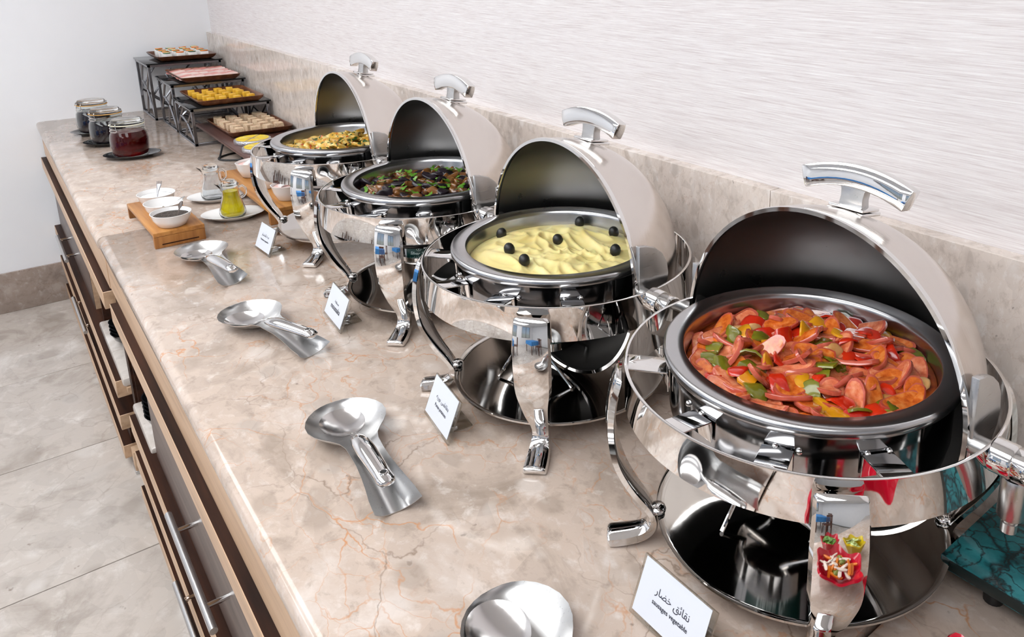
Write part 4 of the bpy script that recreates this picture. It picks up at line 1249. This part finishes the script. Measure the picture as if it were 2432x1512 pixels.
# ------------------------------------------------------------------ jars on black saucers
M['syrup_red'] = flat('red_syrup', (0.16, 0.0015, 0.002), rough=0.03, trans=0.8, ior=1.15)
M['syrup_dark'] = flat('dark_plum_jam', (0.008, 0.002, 0.005), rough=0.05)
def jar(x, y, rz, liq, gasket, label, lname, llabel, lcat):
    z0 = 0.0072
    t = thing('clip_jar', label, 'jar', (x, y, z0), rz, 'clip-top glass jars on black saucers')
    outer = [(0, 0.0), (0.050, 0.0), (0.057, 0.005), (0.0605, 0.016), (0.0620, 0.040), (0.0615, 0.066), (0.0585, 0.084), (0.0535, 0.094), (0.0525, 0.099), (0.0535, 0.104), (0.0535, 0.118)]
    inner = [(max(r - 0.0025, 0), z + (0.005 if z < 0.01 else 0)) for r, z in outer][::-1]
    MB().lathe(outer, 48).build('jar_body', M['thin_glass'], t, smooth=50)
    MB().lathe([(0, 0.1215), (0.0525, 0.1215), (0.0550, 0.123), (0.0550, 0.129), (0.0525, 0.131), (0.049, 0.133), (0.048, 0.137), (0.045, 0.139), (0.030, 0.1405), (0, 0.141)], 48).build('jar_lid', M['glass'], t, smooth=50)
    MB().lathe([(0.048, 0.1183), (0.0560, 0.1183), (0.0572, 0.1198), (0.0560, 0.1212), (0.048, 0.1212), (0.048, 0.1183)], 48).build('gasket', gasket, t, smooth=50)
    cl = MB().tube([(0.0548 * math.cos(a), 0.0548 * math.sin(a), 0.108) for a in (2 * PI * i / 40 for i in range(40))], 0.0012, 6, closed=True).build('clip_wire', M['chrome'], t)
    for s in (-1, 1):
        MB().tube([(-0.0555, s * 0.011, 0.130), (-0.0590, s * 0.011, 0.122), (-0.0585, s * 0.012, 0.108), (-0.0580, s * 0.016, 0.101)], 0.0013, 6).build('clip_wire', M['chrome'], cl)
    MB().tube([(-0.0590, 0.016 * math.cos(a), 0.103 + 0.005 * math.sin(a)) for a in (2 * PI * i / 20 for i in range(20))], 0.0012, 6, closed=True).build('clip_lever', M['chrome'], cl)
    lp = [(0, 0.0055), (0.0455, 0.0055), (0.0535, 0.009), (0.0575, 0.018), (0.0590, 0.040), (0.0585, 0.066), (0.0558, 0.084), (0.0505, 0.094), (0, 0.094)]
    o = MB().lathe(lp, 44).build(lname, liq, None, (x, y, z0), smooth=50)
    tag(o, llabel, lcat)
    t.scale = o.scale = (1.12, 1.12, 1.12)
    return t
JR = [(0.440, 3.655, M['syrup_red'], M['rubber_cream'], 'clip-top glass jar of bright red syrup with a cream seal', 'red_syrup', 'clear red syrup inside the cream-sealed jar', 'black oval saucer under the jar of red syrup'),
      (0.407, 3.985, M['syrup_dark'], M['rubber_yellow'], 'clip-top glass jar of dark jam with amber seal, next to the red syrup jar', 'dark_jam', 'dark plum jam inside the middle jar', 'black oval saucer under the middle jar of dark jam'),
      (0.389, 4.275, M['syrup_dark'], M['rubber_yellow'], 'clip-top glass jar of dark jam with amber seal, closest to the white wall', 'dark_jam', 'dark plum jam inside the jar closest to the wall', 'black oval saucer under the jar closest to the white wall')]
for (x, y, lq, gk, lb, ln_, ll, sl_) in JR:
    jar(x, y, R(35), lq, gk, lb, ln_, ll, 'jam')
    plate(x + 0.004, y + 0.005, 0.104, 0.082, 0.017, R(-20), M['black_china'], 'black_saucer', sl_, 'saucer', 'black oval saucers under the jars')

# ------------------------------------------------------------------ stepped risers with trays
def riser(x0, x1, y0, y1, h, label, near_struts=True):
    t = thing('buffet_riser', label, 'riser', ((x0 + x1) / 2, (y0 + y1) / 2, 0), 0, 'black glass topped display risers')
    hx, hy = (x1 - x0) / 2, (y1 - y0) / 2
    MB().box(-hx, hx, -hy, hy, h, h + 0.007).build('glass_top', M['black_glass'], t, bevel=0.001)
    b_ = 0.006
    ix, iy = hx - 0.006, hy - 0.012
    for sx in (-1, 1):
        fr = MB()
        X = sx * (ix - b_)
        # frame in the YZ plane with irregular crossing struts
        fr.box(X - b_, X + b_, -iy, iy, 0, 2 * b_)
        fr.box(X - b_, X + b_, -iy, iy, h - 2 * b_ - 0.0003, h - 0.0003)
        for sy in (-1, 1):
            fr.box(X - b_, X + b_, sy * iy - (2 * b_ if sy > 0 else 0), sy * iy + (0 if sy > 0 else 2 * b_), 2 * b_, h - 2 * b_)
        fr.build('side_frame', M['gunmetal'], t, bevel=0.0008, bseg=1)
        segs = [((-0.5, 0.0), (-0.12, 0.52)), ((-0.12, 0.52), (-0.5, 1.0)), ((-0.12, 0.52), (0.14, 0.0)), ((0.5, 0.30), (0.02, 1.0)), ((-0.12, 0.52), (0.26, 0.65))]
        for (p, q) in segs:
            MB().tube([(X, p[0] * 1.9 * iy, p[1] * (h - 0.012) + 0.004), (X, q[0] * 1.9 * iy, q[1] * (h - 0.012) + 0.004)], 0.0046, 4).build('strut', M['gunmetal'], t)
    for sy in (-1, 1):
        Y = sy * (iy - b_)
        MB().box(-ix, ix, Y - b_, Y + b_, 0, 2 * b_).build('cross_bar', M['gunmetal'], t, bevel=0.0008, bseg=1)
        MB().box(-ix, ix, Y - b_, Y + b_, h - 2 * b_ - 0.0003, h - 0.0003).build('cross_bar', M['gunmetal'], t, bevel=0.0008, bseg=1)
        if sy < 0 and not near_struts:
            continue
        for (p, q) in (((-0.48, 0.45), (-0.2, 0.95)), ((-0.48, 0.45), (-0.1, 0.05)), ((0.45, 0.0), (0.15, 0.7)), ((0.15, 0.7), (0.35, 1.0))):
            MB().tube([(p[0] * 2 * ix, Y, p[1] * (h - 0.012) + 0.004), (q[0] * 2 * ix, Y, q[1] * (h - 0.012) + 0.004)], 0.0046, 4).build('strut', M['gunmetal'], t)
    return t
riser(0.655, 1.003, 4.425, 4.790, 0.280, 'tallest black glass topped riser, against the white wall')
riser(0.681, 1.010, 4.050, 4.405, 0.222, 'middle-height black glass topped riser under the ham tray')
riser(0.678, 1.012, 3.675, 4.030, 0.164, 'lowest black glass topped riser under the yellow cheese tray', False)

def tray(x0, x1, y0, y1, z, label):
    # shallow rectangular wooden tray with curved-up rim
    def ring(ix, zz, rr):
        hx, hy = (x1 - x0) / 2 - ix, (y1 - y0) / 2 - ix
        pts = []
        for (cx, cy, a0) in ((hx - rr, hy - rr, 0), (-hx + rr, hy - rr, 90), (-hx + rr, -hy + rr, 180), (hx - rr, -hy + rr, 270)):
            for k in range(4):
                a = R(a0 + 30 * k)
                pts.append((cx + rr * math.cos(a), cy + rr * math.sin(a), zz))
        return pts
    secs = [ring(0.030, 0.0, 0.010), ring(0.020, 0.003, 0.012), ring(0.006, 0.015, 0.016), ring(0.0, 0.026, 0.018), ring(0.0015, 0.0275, 0.018), ring(0.005, 0.0265, 0.015), ring(0.014, 0.016, 0.013), ring(0.028, 0.0085, 0.010), ring(0.034, 0.0075, 0.008)]
    mb = MB().loft(secs)
    return tag(mb.build('wooden_tray', M['tray_wood'], None, ((x0 + x1) / 2, (y0 + y1) / 2, z), smooth=50), label, 'tray', 'rectangular wooden trays')
TZ = [0.2872, 0.2292, 0.1712]
tray(0.712, 0.985, 4.440, 4.765, TZ[0], 'dark wooden tray of white cheese cubes on the tallest riser')
tray(0.725, 0.985, 4.015, 4.400, TZ[1], 'dark wooden tray of pink ham slices on the middle riser')
tray(0.712, 0.985, 3.660, 4.035, TZ[2], 'dark wooden tray of yellow cheese cubes on the lowest riser')
# plank on a black wire stand
ZP = 0.064
t = thing('plank_stand', 'dark wooden plank shelf on black wire hoops, beside the omelette dish', 'display stand', (0.87, 3.42, 0), 0)
MB().box(-0.148, 0.148, -0.40, 0.40, ZP, ZP + 0.011).build('plank', M['plank'], t, bevel=0.001)
for yy in (0.01, -0.27):
    hp_ = [(-0.175 + 0.175 + 0.172 * math.cos(a) * 0.98, yy - 0.06 + 0.085 * math.sin(a), 0.004) for a in (2 * PI * i / 40 for i in range(40))]
    MB().tube([(p[0] if p[0] > -0.168 else p[0], p[1], p[2]) for p in hp_], 0.004, 8, closed=True).build('wire_hoop', M['black_metal'], t)
    for sx in (-1, 1):
        MB().tube([(sx * 0.166, yy - 0.06, 0.004), (sx * 0.146, yy - 0.06, ZP + 0.0)], 0.004, 8).build('wire_leg', M['black_metal'], t)
tray(0.752, 1.012, 3.375, 3.765, ZP + 0.0112, 'dark wooden tray of crumbly beige halva cubes on the plank stand')

M['feta'] = food_mat('white_cheese', [(0.3, (0.78, 0.77, 0.74)), (0.7, (0.88, 0.87, 0.85))], 40, rough=0.5, coat=0.0)
M['cheddar'] = food_mat('yellow_cheese', [(0.3, (0.76, 0.41, 0.02)), (0.7, (0.84, 0.52, 0.05))], 20, rough=0.45, coat=0.0)
M['halva'] = food_mat('halva', [(0.3, (0.56, 0.38, 0.23)), (0.7, (0.76, 0.60, 0.42))], 130, rough=0.8, coat=0.0)
M['ham'] = food_mat('pink_ham', [(0.3, (0.62, 0.20, 0.17)), (0.7, (0.76, 0.36, 0.31))], 20, rough=0.35)
M['ham_pale'] = food_mat('pale_turkey_ham', [(0.3, (0.72, 0.47, 0.42)), (0.7, (0.82, 0.62, 0.56))], 20, rough=0.35)
M['carrot'] = food_mat('carrot', [(0.3, (0.72, 0.17, 0.008)), (0.7, (0.82, 0.27, 0.02))], 30)
M['cuc_skin'] = food_mat('cucumber_skin', [(0.3, (0.015, 0.07, 0.012)), (0.7, (0.04, 0.14, 0.02))], 30)
M['cuc_in'] = food_mat('cucumber_flesh', [(0.3, (0.50, 0.62, 0.22)), (0.7, (0.66, 0.74, 0.36))], 60)
rnd = random.Random(3)
def cube_mesh(name, s, mat, lump=0.0, seed=0, bev=0.0012):
    mb = MB().box(-s, s, -s, s, -s * 0.85, s * 0.85)
    if lump:
        bm = bmesh.new()
        me = mb.mesh('tmp', mat)
        bm.from_mesh(me)
        bmesh.ops.subdivide_edges(bm, edges=bm.edges, cuts=3, use_grid_fill=True)
        for v in bm.verts:
            d = mnoise.noise_vector(v.co * 90 + Vector((seed * 5.0, 0, 0)))
            v.co += d * lump
        mb = MB()
        bm.verts.ensure_lookup_table()
        mb.add([tuple(v.co) for v in bm.verts], [tuple(v.index for v in f.verts) for f in bm.faces])
        bm.free()
        return mb.mesh(name, mat, smooth=60)
    return mb.mesh(name, mat, bevel=bev)
ched = cube_mesh('cheese_cube', 0.0138, M['cheddar'])
for (x, y) in ((.742, 4.0), (.743, 3.917), (.751, 3.865), (.761, 3.799), (.763, 3.726), (.797, 3.979), (.804, 3.919), (.801, 3.858), (.812, 3.796), (.815, 3.738), (.854, 3.987), (.859, 3.925), (.857, 3.844), (.868, 3.785), (.871, 3.718), (.904, 3.983), (.919, 3.921), (.921, 3.872), (.931, 3.800), (.930, 3.726)):
    x = 0.752 + (x - 0.742) * 0.98
    y = 3.70 + (y - 3.718) * 1.0
    tag(obj('cheese_cube', ched, None, (x, y, TZ[2] + 0.0075 + 0.0120), (0, 0, rnd.uniform(-0.25, 0.25))), 'yellow cheese cube on the wooden tray of the lowest riser', 'cheese', 'yellow cheese cubes on a tray')
halva = [cube_mesh('halva_cube', 0.0165, M['halva'], 0.0032, i) for i in range(4)]
for (x, y) in ((.797, 3.743), (.794, 3.672), (.796, 3.608), (.803, 3.543), (.808, 3.486), (.806, 3.425), (.852, 3.735), (.851, 3.672), (.851, 3.612), (.856, 3.548), (.860, 3.480), (.868, 3.418), (.906, 3.740), (.913, 3.682), (.912, 3.615), (.918, 3.555), (.918, 3.490), (.922, 3.420), (.965, 3.740), (.970, 3.688), (.970, 3.626), (.972, 3.564), (.972, 3.499), (.970, 3.435)):
    x = 0.795 + (x - 0.797) * 0.98
    tag(obj('halva_cube', rnd.choice(halva), None, (x, 3.415 + (y - 3.418) * 0.97, ZP + 0.0112 + 0.0075 + 0.0142), (0, 0, rnd.uniform(-0.4, 0.4))), 'crumbly beige halva cube on the plank stand tray', 'halva', 'halva cubes on a tray')
feta = cube_mesh('feta_cube', 0.0185, M['feta'])
cuc = MB().lathe([(0, 0), (0.0155, 0), (0.0155, 0.0034), (0, 0.0034)], 20).mesh('cucumber_slice', M['cuc_in'])
cucr = MB().lathe([(0.0154, -0.0001), (0.0176, 0.0002), (0.0176, 0.0032), (0.0154, 0.0035), (0.0154, -0.0001)], 20).mesh('skin', M['cuc_skin'])
car = MB().lathe([(0, 0), (0.0160, 0), (0.0168, 0.0015), (0.0168, 0.0035), (0.0160, 0.005), (0, 0.005)], 18).mesh('carrot_slice', M['carrot'])
i = 0
for gx in range(4):
    for gy in range(6):
        x = 0.765 + gx * 0.056 + rnd.uniform(-0.005, 0.005)
        y = 4.482 + gy * 0.0485 + rnd.uniform(-0.003, 0.003)
        z = TZ[0] + 0.0075 + 0.0158
        tn = 'carrot' if (gx + gy) % 2 else 'cucumber'
        tag(obj('feta_cube', feta, None, (x, y, z), (0, 0, rnd.uniform(-0.15, 0.15))), 'white cheese cube under a %s slice, on the tallest riser' % tn, 'cheese', 'white cheese cubes under %s slices' % tn)
        rot = (rnd.gauss(0, 0.06), rnd.gauss(0, 0.06), 0)
        if (gx + gy) % 2:
            tag(obj('carrot_slice', car, None, (x, y, z + 0.0170), rot, (1.1, 0.95, 1)), 'orange carrot slice lying on a white cheese cube', 'carrot', 'carrot slices on the cheese cubes')
        else:
            o = obj('cucumber_slice', cuc, None, (x, y, z + 0.0170), rot)
            tag(o, 'green cucumber slice lying on a white cheese cube', 'cucumber', 'cucumber slices on the cheese cubes')
            obj('skin', cucr, o)
ham = [pillow(oval(0.036, 0.033, 22, 2.4, 0.02, rnd), 0.0022, rnd.uniform(1, 4), rnd.uniform(-3, 3), 0, seed=i).mesh('ham_slice', M['ham_pale' if k else 'ham'], smooth=60) for i in range(2) for k in (0, 1)]
for gy in range(6):
    for gx in range(6):
        pale = gy % 2 == 0
        x = 0.762 + gx * 0.037 + rnd.uniform(-0.004, 0.004)
        y = 4.062 + gy * 0.057 + rnd.uniform(-0.003, 0.003)
        o = obj('ham_slice', ham[(1 if pale else 0) + 2 * rnd.randint(0, 1)], None, (x, y, TZ[1] + 0.0165 + 0.0010 * (gx % 2)), (R(7), R(-9), rnd.uniform(-0.2, 0.2)))
        tag(o, ('pale pink turkey ham slice' if pale else 'deep pink ham slice') + ' overlapping in rows on the tray', 'ham', ('pale' if pale else 'deep pink') + ' ham slices on a tray')

# foil cheese rounds
M['foil'] = noisy('crinkled_foil', (1, 1, 1), 120, [(0.3, (0.62, 0.62, 0.64)), (0.7, (0.80, 0.80, 0.82))], 0.8, 0.004, metal=1.0, rough=0.28)
M['label_yellow'] = noisy('yellow_printed_label', (1, 1, 1), 30, [(0.35, (0.80, 0.52, 0.01)), (0.6, (0.86, 0.64, 0.02)), (0.7, (0.85, 0.72, 0.25))], rough=0.4)
for (x, y, r, lb) in ((0.812, 3.268, 0.069, 'foil-wrapped cheese round with yellow wedges, beside the halva tray'), (0.800, 3.105, 0.069, 'foil-wrapped cheese round with yellow wedges, partly behind the omelette dish')):
    t = thing('cheese_round', lb, 'cheese', (x, y, ZP + 0.0112), rnd.uniform(0, 1), 'foil-wrapped cheese rounds')
    MB().lathe([(0, 0), (r - 0.002, 0), (r, 0.003), (r + 0.0005, 0.012), (r - 0.001, 0.0165), (r - 0.006, 0.018), (0, 0.018)], 64).build('foil_base', M['foil'], t, smooth=50)
    for k in range(6):
        a0, a1 = k * PI / 3 + 0.05, (k + 1) * PI / 3 - 0.05
        pts = [(0.008 * math.cos((a0 + a1) / 2), 0.008 * math.sin((a0 + a1) / 2))] + [((r - 0.008) * math.cos(a0 + (a1 - a0) * q / 8), (r - 0.008) * math.sin(a0 + (a1 - a0) * q / 8)) for q in range(9)]
        MB().prism(pts, 'z', 0.0181, 0.0188).build('wedge_label', M['label_yellow'], t, smooth=30)

# ------------------------------------------------------------------ teal stone board and glazed bowls beyond the joint
tb = thing('stone_board', 'rectangular teal stone board with black veins, raised on short feet', 'serving board', (0.932, 0.07, 0), 0)
MB().box(-0.085, 0.085, -0.306, 0.306, 0.033, 0.051, mats=[1, 0, 1, 1, 1, 1]).build('slab', [M['teal'], M['teal_edge']], tb, bevel=0.0015)
for sx in (-1, 1):
    for sy in (-1, 1):
        MB().lathe([(0, 0), (0.012, 0), (0.012, 0.033), (0, 0.033)], 16, (sx * 0.05, sy * 0.25, 0)).build('foot', M['black_metal'], tb)

def petal_bowl(x, y, s, rz, mat, label, h=0.10):
    n, rings = 60, 12
    vs, fs = [], []
    def P(a, k, inset):
        u = k / rings
        r = (0.040 + 0.055 * u ** 0.9 - inset) * s
        wob = u * u
        r *= 1 + 0.10 * wob * math.cos(5 * a) + 0.035 * wob * math.cos(10 * a + 0.6)
        z = (inset * 1.2 + h * u ** 1.15 + 0.010 * wob * math.cos(5 * a)) * s
        return (r * math.cos(a) * 1.15, r * math.sin(a) * 0.92, z)
    for k in range(rings + 1):
        vs += [P(2 * PI * i / n, k, 0) for i in range(n)]
    for k in range(rings, -1, -1):
        vs += [P(2 * PI * i / n, k, 0.005) for i in range(n)]
    K = 2 * rings + 2
    for k in range(K - 1):
        for i in range(n):
            j = (i + 1) % n
            fs.append((k * n + i, k * n + j, (k + 1) * n + j, (k + 1) * n + i))
    fs.append(tuple(range(n - 1, -1, -1)))
    fs.append(tuple((K - 1) * n + i for i in range(n)))
    o = MB().add(vs, fs).build('petal_bowl', mat, None, (x, y, 0), (0, 0, rz), smooth=60)
    return tag(o, label, 'bowl', 'petal-edged glazed bowls')
petal_bowl(0.492, 0.225, 0.95, 0.3, M['red_glaze'], 'large red petal-edged bowl of pickled vegetables', 0.075)
petal_bowl(0.33, 0.12, 0.70, 1.0, M['red_glaze'], 'red petal-edged bowl of leafy salad', 0.10)
petal_bowl(0.680, 0.246, 0.70, 0.75, M['red_glaze'], 'empty red petal-edged bowl beside the teal stone board', 0.066)
petal_bowl(0.47, 0.04, 0.70, 0.2, M['yellow_glaze'], 'yellow petal-edged bowl of green salad', 0.10)
rnd = random.Random(21)
M['pickle'] = food_mat('pickle_green', [(0.3, (0.10, 0.13, 0.01)), (0.7, (0.25, 0.28, 0.04))], 30)
M['turnip'] = food_mat('pickled_turnip', [(0.3, (0.66, 0.50, 0.42)), (0.7, (0.80, 0.70, 0.60))], 30)
pk = {'carrot': pillow(oval(0.022, 0.006, 14, 3, 0.03, rnd), 0.007, 5, 0, 0, lumpy=0.001, seed=3).mesh('carrot_stick', M['carrot'], smooth=60),
      'gherkin': MB().ball((0, 0, 0), 0.011, 14, 10, (1.7, 1, 1)).mesh('gherkin', M['pickle'], smooth=60),
      'turnip': pillow(oval(0.024, 0.006, 14, 3, 0.03, rnd), 0.006, 3, 0, 0, lumpy=0.001, seed=5).mesh('turnip_stick', M['turnip'], smooth=60)}
for (x, y) in scatter(rnd, 34, 0.060, 0.012, 6000):
    q = rnd.choice(('carrot', 'carrot', 'gherkin', 'turnip', 'turnip'))
    nm = {'carrot': 'pickled_carrot', 'gherkin': 'gherkin', 'turnip': 'pickled_turnip'}[q]
    lb = {'carrot': 'orange pickled carrot stick in the large red bowl', 'gherkin': 'small green gherkin in the large red bowl', 'turnip': 'pale pickled turnip stick in the large red bowl'}[q]
    o = obj(nm, pk[q], None, (0.492 + x, 0.225 + y * 0.85, 0.054 + rnd.uniform(0, 0.012)), (rnd.gauss(0, 0.35), rnd.gauss(0, 0.35), rnd.uniform(0, 6.3)))
    tag(o, lb, 'pickle', 'pickles in the large red bowl')
for (bx, by, cm, lbl) in ((0.33, 0.12, 'parsley', 'dark green salad leaf in the smaller red bowl'), (0.47, 0.04, 'cuc_in', 'light green salad leaf in the yellow bowl')):
    lm_ = [pillow(oval(0.022, 0.014, 14, 2, 0.15, rnd), 0.002, rnd.uniform(-20, 20), rnd.uniform(-20, 20), 10, seed=30 + i).mesh('salad_leaf', M[cm], smooth=60) for i in range(2)]
    for (x, y) in scatter(rnd, 14, 0.038, 0.014, 3000):
        tag(obj('salad_leaf', rnd.choice(lm_), None, (bx + x, by + y * 0.85, 0.056 + rnd.uniform(0, 0.01)), (rnd.gauss(0, 0.3), rnd.gauss(0, 0.3), rnd.uniform(0, 6.3))), lbl, 'salad', lbl.replace('leaf', 'leaves'))

# ------------------------------------------------------------------ dining tables on the guests' side, mirrored in the polished metal
M['cloth_blue'] = noisy('blue_tablecloth', (1, 1, 1), 4, [(0.3, (0.03, 0.16, 0.42)), (0.7, (0.06, 0.26, 0.60))], rough=0.8)
M['chair_wood'] = noisy('brown_chair', (20, 20, 3), 1.0, [(0.3, (0.06, 0.022, 0.012)), (0.7, (0.14, 0.055, 0.03))], rough=0.4)
def table(x, y, label):
    t = thing('dining_table', label, 'table', (x, y, FLOOR), 0, 'dining tables across the room')
    MB().box(-0.5, 0.5, -0.5, 0.5, 0.72, 0.75).build('table_top', M['chair_wood'], t, bevel=0.004)
    for sx in (-1, 1):
        for sy in (-1, 1):
            MB().box(sx * 0.45 - 0.025, sx * 0.45 + 0.025, sy * 0.45 - 0.025, sy * 0.45 + 0.025, 0, 0.72).build('leg', M['chair_wood'], t)
    n = 64
    top, bot = [], []
    for i in range(n):
        a = 2 * PI * i / n
        c, s = math.cos(a), math.sin(a)
        k = 0.515 / max(abs(c), abs(s))
        w = 1 + 0.025 * math.sin(9 * a)
        top.append((k * c, k * s, 0.753))
        bot.append((k * c * w * 1.02, k * s * w * 1.02, 0.50))
    o = MB().loft([[(p[0] * 0.999, p[1] * 0.999, 0.753) for p in top], [(p[0], p[1], 0.745) for p in top], bot], cap=False).add(top, [tuple(range(n))]).build('tablecloth', M['cloth_blue'], None, (x, y, FLOOR), smooth=60)
    tag(o, 'plain blue cloth draped over the ' + label.split(' ', 1)[1], 'tablecloth', 'blue tablecloths')
def chair(x, y, rz, label):
    t = thing('dining_chair', label, 'chair', (x, y, FLOOR), rz, 'brown dining chairs across the room')
    MB().box(-0.21, 0.21, -0.21, 0.21, 0.42, 0.46).build('seat', M['chair_wood'], t, bevel=0.01)
    for sx in (-1, 1):
        for sy in (-1, 1):
            MB().box(sx * 0.18 - 0.02, sx * 0.18 + 0.02, sy * 0.18 - 0.02, sy * 0.18 + 0.02, 0, 0.42).build('leg', M['chair_wood'], t)
    for i in range(4):
        MB().box(-0.19 + i * 0.115, -0.155 + i * 0.115, 0.185, 0.21, 0.46, 0.88).build('slat', M['chair_wood'], t)
    MB().box(-0.21, 0.21, 0.18, 0.215, 0.86, 0.94).build('backrest', M['chair_wood'], t, bevel=0.008)
for i, (x, y, w) in enumerate(((-2.6, -1.6, 'right-hand wall'), (-2.7, 1.0, 'middle window'), (-2.6, 3.3, 'far window'))):
    table(x, y, 'square dining table nearest the ' + w)
    chair(x + 0.75, y - 0.1, R(-90), 'brown slatted dining chair drawn up to the table nearest the ' + w)
    chair(x, y - 0.78, R(180), 'brown slatted dining chair at the side of the table nearest the ' + w)
